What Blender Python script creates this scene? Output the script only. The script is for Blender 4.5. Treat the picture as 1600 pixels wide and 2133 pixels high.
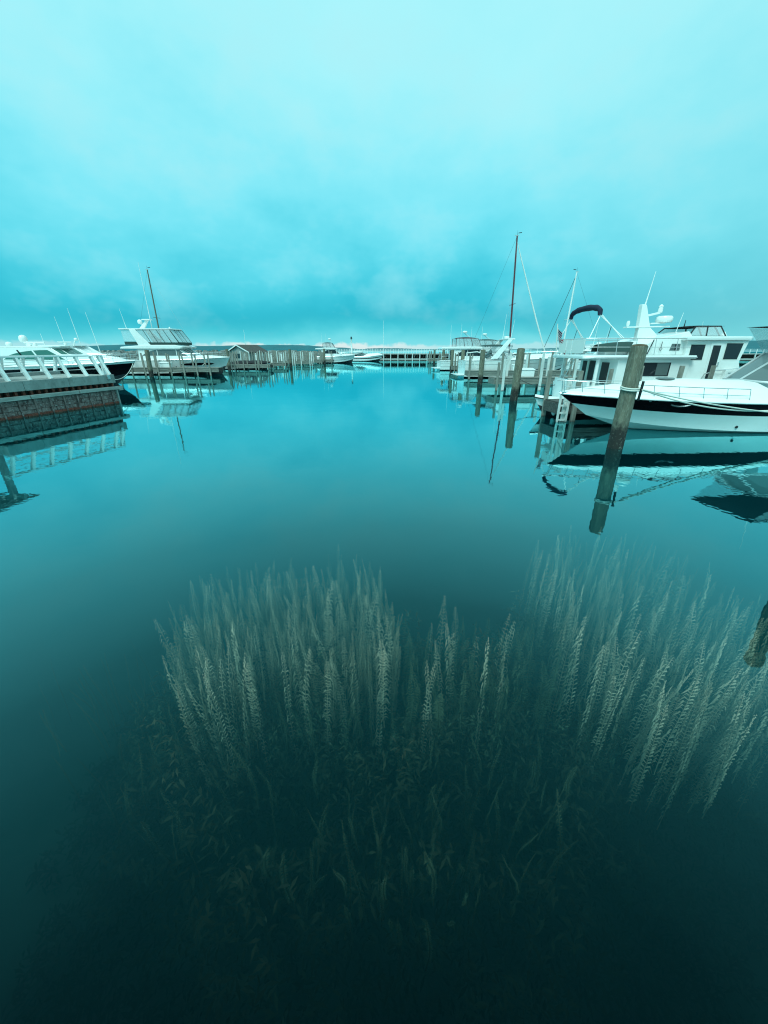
import bpy, math, random
import numpy as np
from mathutils import Vector, Matrix

for o in list(bpy.data.objects):
    bpy.data.objects.remove(o)
SC = bpy.context.scene
COL = SC.collection
R = math.radians

# ------------------------------------------------------------------ camera
PITCH = R(22.934)
CAM_H = 2.5
cam_d = bpy.data.cameras.new('camera')
cam_d.sensor_fit = 'HORIZONTAL'
cam_d.sensor_width = 36
cam_d.lens = 18.0
cam_d.clip_start = 0.05
cam_d.clip_end = 30000
cam = bpy.data.objects.new('camera', cam_d)
COL.objects.link(cam)
cam.location = (0, 0, CAM_H)
cam.rotation_euler = (R(90) - PITCH, 0, 0)
SC.camera = cam

# ------------------------------------------------------------------ sky
def lin(r, g, b):
    f = lambda c: (c / 255 / 12.92) if c / 255 <= 0.04045 else ((c / 255 + 0.055) / 1.055) ** 2.4
    return (f(r), f(g), f(b), 1.0)

SUN_EL, SUN_AZ = R(56), R(205)          # azimuth measured clockwise from +Y (the view direction)
world = bpy.data.worlds.new('World')
SC.world = world
world.use_nodes = True
nt = world.node_tree
nt.nodes.clear()
def wn(t, **k):
    n = nt.nodes.new(t)
    for a, b in k.items():
        setattr(n, a, b)
    return n
def wl(a, b):
    nt.links.new(a, b)
def wmath(op, a, b=None, c=None):
    n = wn('ShaderNodeMath', operation=op)
    for i, v in enumerate((a, b, c)):
        if v is None:
            continue
        if isinstance(v, (int, float)):
            n.inputs[i].default_value = v
        else:
            wl(v, n.inputs[i])
    return n.outputs[0]
def wmix(f, a, b):
    n = wn('ShaderNodeMix', data_type='RGBA')
    for s, v in (('Factor', f), ('A', a), ('B', b)):
        k = [i for i in n.inputs if i.name == s and (i.type == ('VALUE' if s == 'Factor' else 'RGBA'))][0]
        if isinstance(v, (int, float, tuple)):
            k.default_value = v
        else:
            wl(v, k)
    return [o for o in n.outputs if o.type == 'RGBA'][0]
tc = wn('ShaderNodeTexCoord')
sep = wn('ShaderNodeSeparateXYZ')
wl(tc.outputs['Generated'], sep.inputs[0])
zz = sep.outputs[2]
def wnoise(scale, detail, rough, stretch=(1, 1, 1), off=(0, 0, 0), dist=0.0):
    mp = wn('ShaderNodeMapping')
    mp.inputs['Scale'].default_value = stretch
    mp.inputs['Location'].default_value = off
    wl(tc.outputs['Generated'], mp.inputs[0])
    n = wn('ShaderNodeTexNoise')
    n.inputs['Scale'].default_value = scale
    n.inputs['Detail'].default_value = detail
    n.inputs['Roughness'].default_value = rough
    n.inputs['Distortion'].default_value = dist
    wl(mp.outputs[0], n.inputs['Vector'])
    return n.outputs['Fac']
big = wnoise(2.2, 3, 0.5, (1, 1, 1.7), (0.4, 0.2, 0.55))
fine = wnoise(5.5, 4, 0.58, (1, 1, 1.6), (3.1, 0.7, 0.2))
# elevation, pushed up and down by the cloud noise (less near the horizon)
amp = wmath('MINIMUM', wmath('MULTIPLY_ADD', zz, 1.1, 0.05), 0.42)
nz = wmath('ADD', wmath('MULTIPLY', wmath('SUBTRACT', big, 0.5), 0.95), wmath('MULTIPLY', wmath('SUBTRACT', fine, 0.5), 0.72))
ze = wmath('MULTIPLY_ADD', nz, amp, zz)
ramp = wn('ShaderNodeValToRGB')
ramp.color_ramp.interpolation = 'B_SPLINE'
stops = [(0.0, (132, 226, 235)), (0.012, (120, 222, 233)), (0.030, (72, 204, 220)), (0.058, (38, 180, 202)),
         (0.085, (44, 188, 210)), (0.115, (62, 200, 220)), (0.175, (98, 220, 236)), (0.25, (124, 232, 246)),
         (0.36, (148, 240, 250)), (0.48, (170, 247, 253)), (0.70, (182, 249, 254)), (1.0, (188, 249, 254))]
er = ramp.color_ramp.elements
er[0].position, er[0].color = stops[0][0], lin(*stops[0][1])
er[1].position, er[1].color = stops[-1][0], lin(*stops[-1][1])
for p, c in stops[1:-1]:
    e = er.new(p)
    e.color = lin(*c)
wl(ze, ramp.inputs[0])
# a greyer, warmer veil in the cloud mass
col = wmix(wmath('MULTIPLY', wmath('MAXIMUM', wmath('SUBTRACT', fine, 0.50), 0.0), 1.2), ramp.outputs[0], lin(172, 232, 238))
# thinner, greyer cloud towards the right-hand (eastern) sky
east = wmath('MINIMUM', wmath('MAXIMUM', wmath('MULTIPLY', wmath('SUBTRACT', sep.outputs[0], 0.22), 1.15), 0.0), 0.55)
east = wmath('MULTIPLY', east, wmath('MAXIMUM', wmath('MULTIPLY_ADD', zz, -1.6, 1.0), 0.0))
col = wmix(east, col, lin(146, 216, 219))
# the bank of bright cumulus lying on the horizon
cum = wnoise(24.0, 3, 0.6, (1, 1, 1.0), (0.3, 0.0, 0.0))
band = wmath('SUBTRACT', wmath('MULTIPLY_ADD', wmath('SUBTRACT', cum, 0.5), 0.036, 0.0135), zz)
band = wmath('MINIMUM', wmath('MAXIMUM', wmath('MULTIPLY', band, 170.0), 0.0), 1.0)
broad = wnoise(1.7, 0, 0.5, (1, 1, 0), (0.15, 0.1, 0))
band = wmath('MULTIPLY', band, wmath('MINIMUM', wmath('MAXIMUM', wmath('MULTIPLY_ADD', wmath('SUBTRACT', broad, 0.5), 3.0, 0.85), 0.35), 0.92))
col = wmix(band, col, lin(226, 240, 240))
# a little of the clear sky above shines through the cloud
sky = wn('ShaderNodeTexSky')
sky.sky_type = 'NISHITA'
sky.sun_disc = False
sky.sun_elevation = SUN_EL
sky.sun_rotation = SUN_AZ
tint = wn('ShaderNodeMix', data_type='RGBA', blend_type='MULTIPLY')
tint.inputs['Factor'].default_value = 1.0
rg = [i for i in tint.inputs if i.type == 'RGBA']
wl(sky.outputs[0], rg[0])
rg[1].default_value = (0.25, 0.9, 1.0, 1)
scl = wn('ShaderNodeMix', data_type='RGBA', blend_type='MULTIPLY')
scl.inputs['Factor'].default_value = 1.0
sg = [i for i in scl.inputs if i.type == 'RGBA']
wl(col, sg[0])
sg[1].default_value = (4.7, 4.7, 4.7, 1)
final = wmix(0.05, [o for o in scl.outputs if o.type == 'RGBA'][0], [o for o in tint.outputs if o.type == 'RGBA'][0])
bg = wn('ShaderNodeBackground')
bg.inputs['Strength'].default_value = 0.1
wl(final, bg.inputs[0])
wo = wn('ShaderNodeOutputWorld')
wl(bg.outputs[0], wo.inputs[0])

# ------------------------------------------------------------------ sun behind the overcast
sd = bpy.data.lights.new('sun', 'SUN')
sd.energy = 1.5
sd.angle = R(28)
sd.color = (0.68, 1.0, 0.96)
sun = bpy.data.objects.new('sun', sd)
COL.objects.link(sun)
sdir = Vector((math.sin(SUN_AZ) * math.cos(SUN_EL), math.cos(SUN_AZ) * math.cos(SUN_EL), math.sin(SUN_EL)))
sun.rotation_euler = (-sdir).to_track_quat('-Z', 'Y').to_euler()

SC.view_settings.view_transform = 'Standard'
SC.view_settings.look = 'None'
SC.view_settings.gamma = 1
SC.view_settings.exposure = 1.1
SC.view_settings.use_curve_mapping = False
SC.cycles.use_denoising = True
SC.cycles.max_bounces = 4
SC.cycles.transparent_max_bounces = 12
SC.cycles.volume_bounces = 1
SC.cycles.filter_width = 1.15
SC.cycles.pixel_filter_type = 'BLACKMAN_HARRIS'
world.cycles.sampling_method = 'MANUAL'
world.cycles.sample_map_resolution = 256
SC.cycles.sample_clamp_indirect = 4
# ------------------------------------------------------------------ helpers
CP, SP = math.cos(PITCH), math.sin(PITCH)
def ray(px, py):
    u = 1066.5 - py
    return (px - 800, 800 * CP + u * SP, u * CP - 800 * SP)
def at(px, py, Y):
    """world point seen at photo pixel (px, py) that stands at distance Y"""
    r = ray(px, py)
    t = Y / r[1]
    return Vector((r[0] * t, Y, CAM_H + r[2] * t))
def on(px, py, z=0.0):
    r = ray(px, py)
    t = (z - CAM_H) / r[2]
    return Vector((r[0] * t, r[1] * t, z))

def tag(o, label=None, cat=None, group=None, kind=None):
    if label: o['label'] = label
    if cat: o['category'] = cat
    if group: o['group'] = group
    if kind: o['kind'] = kind
    return o
def empty(name, loc=(0, 0, 0), rz=0.0, label=None, cat=None, group=None):
    o = bpy.data.objects.new(name, None)
    COL.objects.link(o)
    o.location = loc
    o.rotation_euler = (0, 0, rz)
    o.empty_display_size = 0.2
    return tag(o, label, cat, group)
def link_mesh(name, me, parent=None, loc=None, rot=None):
    o = bpy.data.objects.new(name, me)
    COL.objects.link(o)
    if parent is not None: o.parent = parent
    if loc is not None: o.location = loc
    if rot is not None: o.rotation_euler = rot
    return o
def copy_tree(o, parent=None):
    c = o.copy()
    COL.objects.link(c)
    c.parent = parent
    for ch in list(o.children):
        copy_tree(ch, c)
    return c

class MB:
    def __init__(s):
        s.v, s.f = [], []
    def add(s, vs, fs):
        b = len(s.v)
        s.v += [tuple(v) for v in vs]
        s.f += [tuple(i + b for i in f) for f in fs]
        return s
    def box(s, c, d, rot=None):
        x, y, z = d[0] / 2, d[1] / 2, d[2] / 2
        vs = [Vector(p) for p in ((-x,-y,-z),(x,-y,-z),(x,y,-z),(-x,y,-z),(-x,-y,z),(x,-y,z),(x,y,z),(-x,y,z))]
        if rot is not None:
            vs = [rot @ v for v in vs]
        c = Vector(c)
        return s.add([v + c for v in vs], [(0,3,2,1),(4,5,6,7),(0,1,5,4),(1,2,6,5),(2,3,7,6),(3,0,4,7)])
    def bb(s, x0, x1, y0, y1, z0, z1):
        return s.box(((x0+x1)/2, (y0+y1)/2, (z0+z1)/2), (abs(x1-x0), abs(y1-y0), abs(z1-z0)))
    def bar(s, p, q, w, h, up=(0, 0, 1)):
        p, q = Vector(p), Vector(q)
        d = (q - p).normalized()
        up = Vector(up)
        if abs(d.dot(up)) > 0.98: up = Vector((0, 1, 0))
        a = d.cross(up).normalized() * w / 2
        b = a.cross(d).normalized() * h / 2
        vs = [p-a-b, p+a-b, p+a+b, p-a+b, q-a-b, q+a-b, q+a+b, q-a+b]
        return s.add(vs, [(3,2,1,0),(4,5,6,7),(0,1,5,4),(1,2,6,5),(2,3,7,6),(3,0,4,7)])
    def tube(s, path, r, n=6, cap=True):
        P = [Vector(p) for p in path]
        rr = r if isinstance(r, (list, tuple)) else [r] * len(P)
        rings = []
        ref = None
        for i, p in enumerate(P):
            d = (P[min(i+1, len(P)-1)] - P[max(i-1, 0)]).normalized()
            if ref is None:
                ref = Vector((0, 0, 1)) if abs(d.z) < 0.9 else Vector((1, 0, 0))
            a = d.cross(ref).normalized()
            b = a.cross(d).normalized()
            ref = b
            rings.append([p + (a * math.cos(6.28318*k/n) + b * math.sin(6.28318*k/n)) * rr[i] for k in range(n)])
        return s.loft(rings, True, cap)
    def loft(s, rings, closed=True, cap=True):
        n = len(rings[0])
        vs = [v for r in rings for v in r]
        fs = []
        for i in range(len(rings) - 1):
            for k in range(n if closed else n - 1):
                k2 = (k + 1) % n
                fs.append((i*n+k, i*n+k2, (i+1)*n+k2, (i+1)*n+k))
        if cap and closed:
            fs.append(tuple(reversed(range(n))))
            fs.append(tuple((len(rings)-1)*n + k for k in range(n)))
        return s.add(vs, fs)
    def lathe(s, prof, c=(0, 0, 0), n=12):
        c = Vector(c)
        rings = [[c + Vector((r*math.cos(6.28318*k/n), r*math.sin(6.28318*k/n), z)) for k in range(n)] for r, z in prof]
        return s.loft(rings, True, True)
    def slab(s, pts, nrm, th):
        """a flat polygon given thickness th along nrm"""
        nv = Vector(nrm).normalized() * th
        P = [Vector(p) for p in pts]
        n = len(P)
        return s.add(P + [p + nv for p in P], [tuple(reversed(range(n))), tuple(range(n, 2*n))] +
                     [(i, (i+1) % n, n + (i+1) % n, n + i) for i in range(n)])
    def build(s, name, mat=None, parent=None, smooth=False, bevel=0.0, loc=None, rz=None):
        me = bpy.data.meshes.new(name)
        me.from_pydata(s.v, [], s.f)
        import bmesh
        bm = bmesh.new()
        bm.from_mesh(me)
        bmesh.ops.recalc_face_normals(bm, faces=bm.faces)
        if bevel > 0:
            bmesh.ops.bevel(bm, geom=list(bm.edges), offset=bevel, segments=2, affect='EDGES', profile=0.6, clamp_overlap=True)
        bm.to_mesh(me)
        bm.free()
        if mat: me.materials.append(M[mat])
        if smooth:
            if len(me.polygons): me.polygons.foreach_set('use_smooth', [True] * len(me.polygons))
            me.set_sharp_from_angle(angle=R(38))
        o = link_mesh(name, me, parent, loc)
        if rz is not None: o.rotation_euler = (0, 0, rz)
        return o

# ------------------------------------------------------------------ materials
M = {}
def mat(name, base, rough=0.5, metal=0.0, var=None, vscale=4.0, vfac=0.5, bump=0.0, bscale=30.0, stretch=(1, 1, 1),
        coat=0.0, alpha=1.0, ior=1.45, streak=None, spec=0.5, foot=None):
    m = bpy.data.materials.new(name)
    m.use_nodes = True
    t = m.node_tree
    b = t.nodes['Principled BSDF']
    b.inputs['Base Color'].default_value = (*base, 1)
    b.inputs['Roughness'].default_value = rough
    b.inputs['Metallic'].default_value = metal
    b.inputs['IOR'].default_value = ior
    b.inputs['Specular IOR Level'].default_value = spec
    b.inputs['Coat Weight'].default_value = coat
    b.inputs['Coat Roughness'].default_value = 0.08
    b.inputs['Alpha'].default_value = alpha
    tcn = t.nodes.new('ShaderNodeTexCoord')
    mp = t.nodes.new('ShaderNodeMapping')
    mp.inputs['Scale'].default_value = stretch
    t.links.new(tcn.outputs['Object'], mp.inputs[0])
    oi = t.nodes.new('ShaderNodeObjectInfo')
    ad = t.nodes.new('ShaderNodeVectorMath')
    ad.operation = 'MULTIPLY_ADD'
    ad.inputs[1].default_value = (37, 17, 23)
    t.links.new(oi.outputs['Random'], ad.inputs[0])
    t.links.new(mp.outputs[0], ad.inputs[2])
    def noise(sc, det=5):
        n = t.nodes.new('ShaderNodeTexNoise')
        n.inputs['Scale'].default_value = sc
        n.inputs['Detail'].default_value = det
        n.inputs['Roughness'].default_value = 0.62
        t.links.new(ad.outputs[0], n.inputs['Vector'])
        return n.outputs['Fac']
    def rampf(f, lo, hi):
        mr = t.nodes.new('ShaderNodeMapRange')
        mr.inputs[1].default_value, mr.inputs[2].default_value = lo, hi
        t.links.new(f, mr.inputs[0])
        return mr.outputs[0]
    def mixc(f, a, c, k=1.0):
        n = t.nodes.new('ShaderNodeMix')
        n.data_type = 'RGBA'
        fm = t.nodes.new('ShaderNodeMath')
        fm.operation = 'MULTIPLY'
        fm.inputs[1].default_value = k
        t.links.new(f, fm.inputs[0])
        t.links.new(fm.outputs[0], n.inputs['Factor'])
        ins = [i for i in n.inputs if i.type == 'RGBA']
        if isinstance(a, tuple): ins[0].default_value = (*a, 1)
        else: t.links.new(a, ins[0])
        ins[1].default_value = (*c, 1)
        return [o for o in n.outputs if o.type == 'RGBA'][0]
    colr = base
    if var is not None:
        colr = mixc(rampf(noise(vscale), 0.36, 0.66), colr, var, vfac * 2 if vfac <= .5 else 1.0)
    if streak is not None:
        n2 = noise(vscale * 3.3, 6)
        colr = mixc(rampf(n2, 0.52, 0.70), colr, streak, 0.8)
    if foot is not None:
        # growth or bottom paint below the waterline (object z = 0 is the water)
        sx = t.nodes.new('ShaderNodeSeparateXYZ')
        t.links.new(tcn.outputs['Object'], sx.inputs[0])
        mm = t.nodes.new('ShaderNodeMath'); mm.operation = 'MULTIPLY_ADD'
        mm.inputs[1].default_value = foot[2]
        t.links.new(noise(9.0, 4), mm.inputs[0]); t.links.new(sx.outputs[2], mm.inputs[2])
        colr = mixc(rampf(mm.outputs[0], foot[1]+foot[3], foot[1]), colr, foot[0])
    if not isinstance(colr, tuple):
        t.links.new(colr, b.inputs['Base Color'])
    if bump > 0:
        bp = t.nodes.new('ShaderNodeBump')
        bp.inputs['Strength'].default_value = bump
        bp.inputs['Distance'].default_value = 0.02
        t.links.new(noise(bscale, 6), bp.inputs['Height'])
        t.links.new(bp.outputs[0], b.inputs['Normal'])
    M[name] = m
    return m

mat('gelcoat', (0.80, 0.80, 0.78), 0.22, var=(0.74, 0.74, 0.71), vscale=1.2, vfac=0.4, coat=0.3)
mat('gelcoat_deck', (0.82, 0.82, 0.80), 0.45, var=(0.76, 0.76, 0.73), vscale=3, vfac=0.35)
mat('gelcoat_cream', (0.72, 0.70, 0.63), 0.35, var=(0.66, 0.64, 0.57), vscale=2, vfac=0.4)
mat('black_gelcoat', (0.004, 0.004, 0.006), 0.2, spec=0.25)
mat('weed_tan', (0.46, 0.34, 0.23), 0.8, var=(0.22, 0.17, 0.11), vscale=4)
mat('bottom_paint', (0.02, 0.025, 0.035), 0.7, var=(0.05, 0.05, 0.05))
mat('antifoul', (0.80, 0.80, 0.78), 0.3, foot=((0.012, 0.014, 0.018), 0.0, 0.0, 0.02))
mat('white_paint', (0.80, 0.80, 0.78), 0.5, var=(0.66, 0.67, 0.64), vscale=6, vfac=0.4)
mat('dark_glass', (0.015, 0.02, 0.025), 0.06, ior=1.5)
mat('green_glass', (0.05, 0.16, 0.13), 0.08, ior=1.5)
mat('grey_glass', (0.10, 0.13, 0.13), 0.08, ior=1.5)
mat('clear_vinyl', (0.66, 0.70, 0.70), 0.10, alpha=0.26)
mat('chrome', (0.62, 0.63, 0.63), 0.25, metal=0.9)
mat('aluminium', (0.55, 0.56, 0.56), 0.4, metal=0.5)
mat('navy_canvas', (0.006, 0.011, 0.032), 0.85, var=(0.009, 0.015, 0.04), bump=0.3, bscale=9)
mat('maroon_canvas', (0.055, 0.010, 0.016), 0.85, bump=0.3, bscale=9)
mat('black_canvas', (0.012, 0.013, 0.016), 0.85, bump=0.3, bscale=9)
mat('green_canvas', (0.02, 0.05, 0.045), 0.85, bump=0.3, bscale=9)
mat('rubber', (0.015, 0.015, 0.016), 0.7)
mat('rope', (0.62, 0.60, 0.54), 0.9, bump=0.5, bscale=90)
mat('dark_line', (0.03, 0.035, 0.04), 0.7)
mat('pile_wood', (0.20, 0.185, 0.135), 0.9, var=(0.10, 0.095, 0.07), vscale=5, vfac=0.5, bump=1.0, bscale=22, stretch=(3.0, 3.0, 0.55), streak=(0.30, 0.30, 0.24))
mat('pile_wet', (0.045, 0.042, 0.034), 0.5, var=(0.02, 0.02, 0.018), vscale=7, vfac=0.5, bump=0.8, bscale=20, streak=(0.17, 0.17, 0.14))
mat('pile_end', (0.13, 0.085, 0.045), 0.9, var=(0.07, 0.05, 0.03), bump=0.6, bscale=30)
mat('dock_wood', (0.225, 0.215, 0.185), 0.88, var=(0.12, 0.115, 0.10), vscale=3, vfac=0.5, bump=0.7, bscale=16, stretch=(0.35, 3.5, 3.5), streak=(0.31, 0.31, 0.28))
mat('dock_wood_dark', (0.085, 0.08, 0.07), 0.8, var=(0.04, 0.038, 0.034), vscale=3, vfac=0.5, bump=0.7, bscale=14, stretch=(0.3, 3.5, 3.5), streak=(0.16, 0.16, 0.145))
mat('post_wood', (0.27, 0.26, 0.225), 0.85, var=(0.16, 0.155, 0.13), vscale=4, vfac=0.5, bump=0.5, bscale=18, stretch=(3, 3, 0.5), foot=((0.025, 0.024, 0.018), 0.10, 0.25, 0.10))
mat('post_white', (0.66, 0.67, 0.64), 0.7, var=(0.48, 0.49, 0.46), vscale=4, vfac=0.45, stretch=(2, 2, 0.6), foot=((0.025, 0.024, 0.018), 0.10, 0.25, 0.10))
mat('concrete', (0.34, 0.345, 0.325), 0.9, var=(0.23, 0.235, 0.22), vscale=2.2, vfac=0.45, bump=0.5, bscale=40, stretch=(1, 1, 0.45), streak=(0.17, 0.18, 0.165))
mat('wall_block', (0.30, 0.20, 0.18), 0.9, var=(0.11, 0.06, 0.055), vscale=4.5, vfac=0.5, bump=1.0, bscale=14, streak=(0.42, 0.36, 0.34), foot=((0.025, 0.024, 0.018), 0.10, 0.25, 0.10))
mat('rust', (0.30, 0.065, 0.04), 0.9, var=(0.13, 0.03, 0.022), vscale=7, vfac=0.5, bump=1.0, bscale=18, streak=(0.20, 0.16, 0.13))
mat('fascia_pale', (0.40, 0.40, 0.37), 0.85, var=(0.25, 0.25, 0.23), vscale=3, vfac=0.5, bump=0.6, bscale=14, stretch=(0.5, 0.5, 3))
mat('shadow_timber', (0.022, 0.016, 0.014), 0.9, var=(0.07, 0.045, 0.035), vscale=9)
mat('rock', (0.27, 0.265, 0.25), 0.9, var=(0.15, 0.15, 0.14), vscale=1.4, bump=0.8, bscale=5)
mat('siding', (0.30, 0.31, 0.29), 0.8, var=(0.25, 0.26, 0.245), vscale=3)
mat('shingle', (0.045, 0.04, 0.038), 0.9, var=(0.075, 0.065, 0.06), vscale=6)
mat('hazed_forest', (0.015, 0.115, 0.135), 0.95, var=(0.012, 0.095, 0.115), vscale=0.012)  # woods with the distance haze put into the teal base colour
mat('lake_sand', (0.17, 0.17, 0.13), 0.95, var=(0.08, 0.085, 0.06), vscale=0.7, bump=0.6, bscale=3)
mat('weed_pale', (0.78, 0.56, 0.40), 0.8, var=(0.42, 0.31, 0.21), vscale=4)
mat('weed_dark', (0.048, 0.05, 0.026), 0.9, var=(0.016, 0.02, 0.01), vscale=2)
mat('weed_mid', (0.17, 0.17, 0.10), 0.85, var=(0.07, 0.085, 0.045), vscale=3)
mat('mast_red', (0.14, 0.022, 0.030), 0.4, var=(0.10, 0.03, 0.035), vscale=1)
mat('mast_brown', (0.16, 0.12, 0.085), 0.6)
mat('sail_cloth', (0.72, 0.72, 0.69), 0.8)
mat('flag_navy', (0.012, 0.018, 0.07), 0.9)
mat('flag_red', (0.33, 0.03, 0.05), 0.9)
mat('flag_white', (0.78, 0.76, 0.74), 0.9)
mat('fitting_black', (0.012, 0.012, 0.013), 0.4)
mat('interior', (0.05, 0.05, 0.05), 0.9)

def wet_pile():
    # weathered above, dark and slimy towards the waterline with a ragged tide mark and pale marl
    m = M['pile_wood'].copy()
    m.name = 'pile'
    t = m.node_tree
    b = t.nodes['Principled BSDF']
    src = b.inputs['Base Color'].links[0].from_socket
    tc_ = t.nodes.new('ShaderNodeTexCoord'); sp = t.nodes.new('ShaderNodeSeparateXYZ')
    t.links.new(tc_.outputs['Object'], sp.inputs[0])
    nz_ = t.nodes.new('ShaderNodeTexNoise'); nz_.inputs['Scale'].default_value = 7; nz_.inputs['Detail'].default_value = 5
    t.links.new(tc_.outputs['Object'], nz_.inputs['Vector'])
    def mr(sock, a, b_, c=0.0, d=1.0):
        n = t.nodes.new('ShaderNodeMapRange')
        for i, v in enumerate((a, b_, c, d)): n.inputs[i+1].default_value = v
        t.links.new(sock, n.inputs[0]); return n.outputs[0]
    ad = t.nodes.new('ShaderNodeMath'); ad.operation = 'MULTIPLY_ADD'; ad.inputs[1].default_value = 0.55
    t.links.new(nz_.outputs['Fac'], ad.inputs[0]); t.links.new(sp.outputs[2], ad.inputs[2])
    def mixc(f, a, c):
        n = t.nodes.new('ShaderNodeMix'); n.data_type = 'RGBA'
        t.links.new(f, n.inputs['Factor']); ii = [i for i in n.inputs if i.type == 'RGBA']
        t.links.new(a, ii[0]); ii[1].default_value = (*c, 1)
        return [o for o in n.outputs if o.type == 'RGBA'][0]
    c1 = mixc(mr(ad.outputs[0], 1.02, 0.78), src, (0.022, 0.021, 0.018))
    n2 = t.nodes.new('ShaderNodeTexNoise'); n2.inputs['Scale'].default_value = 16; n2.inputs['Detail'].default_value = 6
    t.links.new(tc_.outputs['Object'], n2.inputs['Vector'])
    mu = t.nodes.new('ShaderNodeMath'); mu.operation = 'MULTIPLY'
    t.links.new(mr(n2.outputs['Fac'], 0.55, 0.68, 0.0, 0.75), mu.inputs[0])
    mu2 = t.nodes.new('ShaderNodeMath'); mu2.operation = 'MULTIPLY'
    t.links.new(mr(sp.outputs[2], 0.55, 0.30), mu2.inputs[0]); t.links.new(mr(sp.outputs[2], -0.12, 0.05), mu2.inputs[1])
    t.links.new(mu2.outputs[0], mu.inputs[1])
    c2 = mixc(mu.outputs[0], c1, (0.20, 0.20, 0.17))
    t.links.new(c2, b.inputs['Base Color'])
    M['pile'] = m
wet_pile()

# clear lake water: Fresnel mirror over a transparent skin, with a green-blue body that scatters and absorbs
def water_material():
    m = bpy.data.materials.new('water')
    m.use_nodes = True
    t = m.node_tree
    t.nodes.clear()
    o = t.nodes.new('ShaderNodeOutputMaterial')
    # reflectance rises from 1.5 % looking straight down to a full mirror at grazing angles
    lw = t.nodes.new('ShaderNodeLayerWeight')
    lw.inputs['Blend'].default_value = 0.5
    fr = t.nodes.new('ShaderNodeValToRGB')
    prof = [(0.0, 0.004), (0.15, 0.008), (0.29, 0.024), (0.41, 0.07), (0.50, 0.15), (0.577, 0.23), (0.69, 0.41), (0.80, 0.64), (0.90, 0.84), (1.0, 1.0)]
    el = fr.color_ramp.elements
    el[0].position, el[0].color = 0.0, (0.004,)*3 + (1,)
    el[1].position, el[1].color = 1.0, (1, 1, 1, 1)
    for p_, v_ in prof[1:-1]:
        el.new(p_).color = (v_, v_, v_, 1)
    t.links.new(lw.outputs['Facing'], fr.inputs[0])
    tr = t.nodes.new('ShaderNodeBsdfTransparent')
    tr.inputs[0].default_value = (1, 1, 1, 1)
    gl = t.nodes.new('ShaderNodeBsdfGlossy')
    gl.inputs['Roughness'].default_value = 0.012
    gl.inputs[0].default_value = (0.36, 0.95, 1, 1)
    mx = t.nodes.new('ShaderNodeMixShader')
    tcn = t.nodes.new('ShaderNodeTexCoord')
    def noise(scale, st, det=3):
        mp = t.nodes.new('ShaderNodeMapping')
        mp.inputs['Scale'].default_value = st
        t.links.new(tcn.outputs['Object'], mp.inputs[0])
        n = t.nodes.new('ShaderNodeTexNoise')
        n.inputs['Scale'].default_value = scale
        n.inputs['Detail'].default_value = det
        t.links.new(mp.outputs[0], n.inputs['Vector'])
        return n.outputs['Fac']
    bp = t.nodes.new('ShaderNodeBump')
    bp.inputs['Strength'].default_value = 0.05
    bp.inputs['Distance'].default_value = 0.05
    ad = t.nodes.new('ShaderNodeMath')
    ad.operation = 'MULTIPLY_ADD'
    ad.inputs[1].default_value = 0.35
    t.links.new(noise(6.0, (1, 1, 1), 1), ad.inputs[0])
    t.links.new(noise(0.9, (1, 1, 1), 1), ad.inputs[2])
    t.links.new(ad.outputs[0], bp.inputs['Height'])
    t.links.new(bp.outputs[0], gl.inputs['Normal'])
    t.links.new(fr.outputs[0], mx.inputs[0])
    t.links.new(tr.outputs[0], mx.inputs[1])
    t.links.new(gl.outputs[0], mx.inputs[2])
    t.links.new(mx.outputs[0], o.inputs['Surface'])
    sc = t.nodes.new('ShaderNodeVolumeScatter')
    sc.inputs['Color'].default_value = (0.0, 0.80, 0.95, 1)
    sc.inputs['Density'].default_value = 0.12
    sc.inputs['Anisotropy'].default_value = 0.6
    ab = t.nodes.new('ShaderNodeVolumeAbsorption')
    ab.inputs['Color'].default_value = (0.36, 0.66, 0.69, 1)
    ab.inputs['Density'].default_value = 0.95
    av = t.nodes.new('ShaderNodeAddShader')
    t.links.new(sc.outputs[0], av.inputs[0])
    t.links.new(ab.outputs[0], av.inputs[1])
    t.links.new(av.outputs[0], o.inputs['Volume'])
    M['water'] = m
water_material()
# ------------------------------------------------------------------ water, lake bed, far shore
def gridmesh(xs, ys, zf):
    mb = MB()
    vs = [(x, y, zf(x, y)) for y in ys for x in xs]
    n = len(xs)
    fs = [(j*n+i, j*n+i+1, (j+1)*n+i+1, (j+1)*n+i) for j in range(len(ys)-1) for i in range(n-1)]
    return mb.add(vs, fs)

rng = random.Random(7)
bedz = lambda x, y: -2.9 + 0.10 * math.sin(x * 0.9 + 1.3) * math.cos(y * 0.7) + 0.06 * math.sin(x * 2.3 + y * 1.9) if abs(x) < 60 and y < 80 else -2.9
xs = [-9000, -400, -60] + [i * 1.0 for i in range(-30, 31)] + [60, 400, 9000]
ys = [-60, -20] + [i * 1.0 for i in range(-4, 40)] + [60, 100, 400, 9000]
bed = gridmesh(xs, ys, bedz).build('lake_bed', 'lake_sand', smooth=True)
tag(bed, kind='structure')
wb = MB().bb(-9000, 9000, -60, 9000, -3.3, 0.0).build('water', 'water')
tag(wb, kind='structure')

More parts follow.
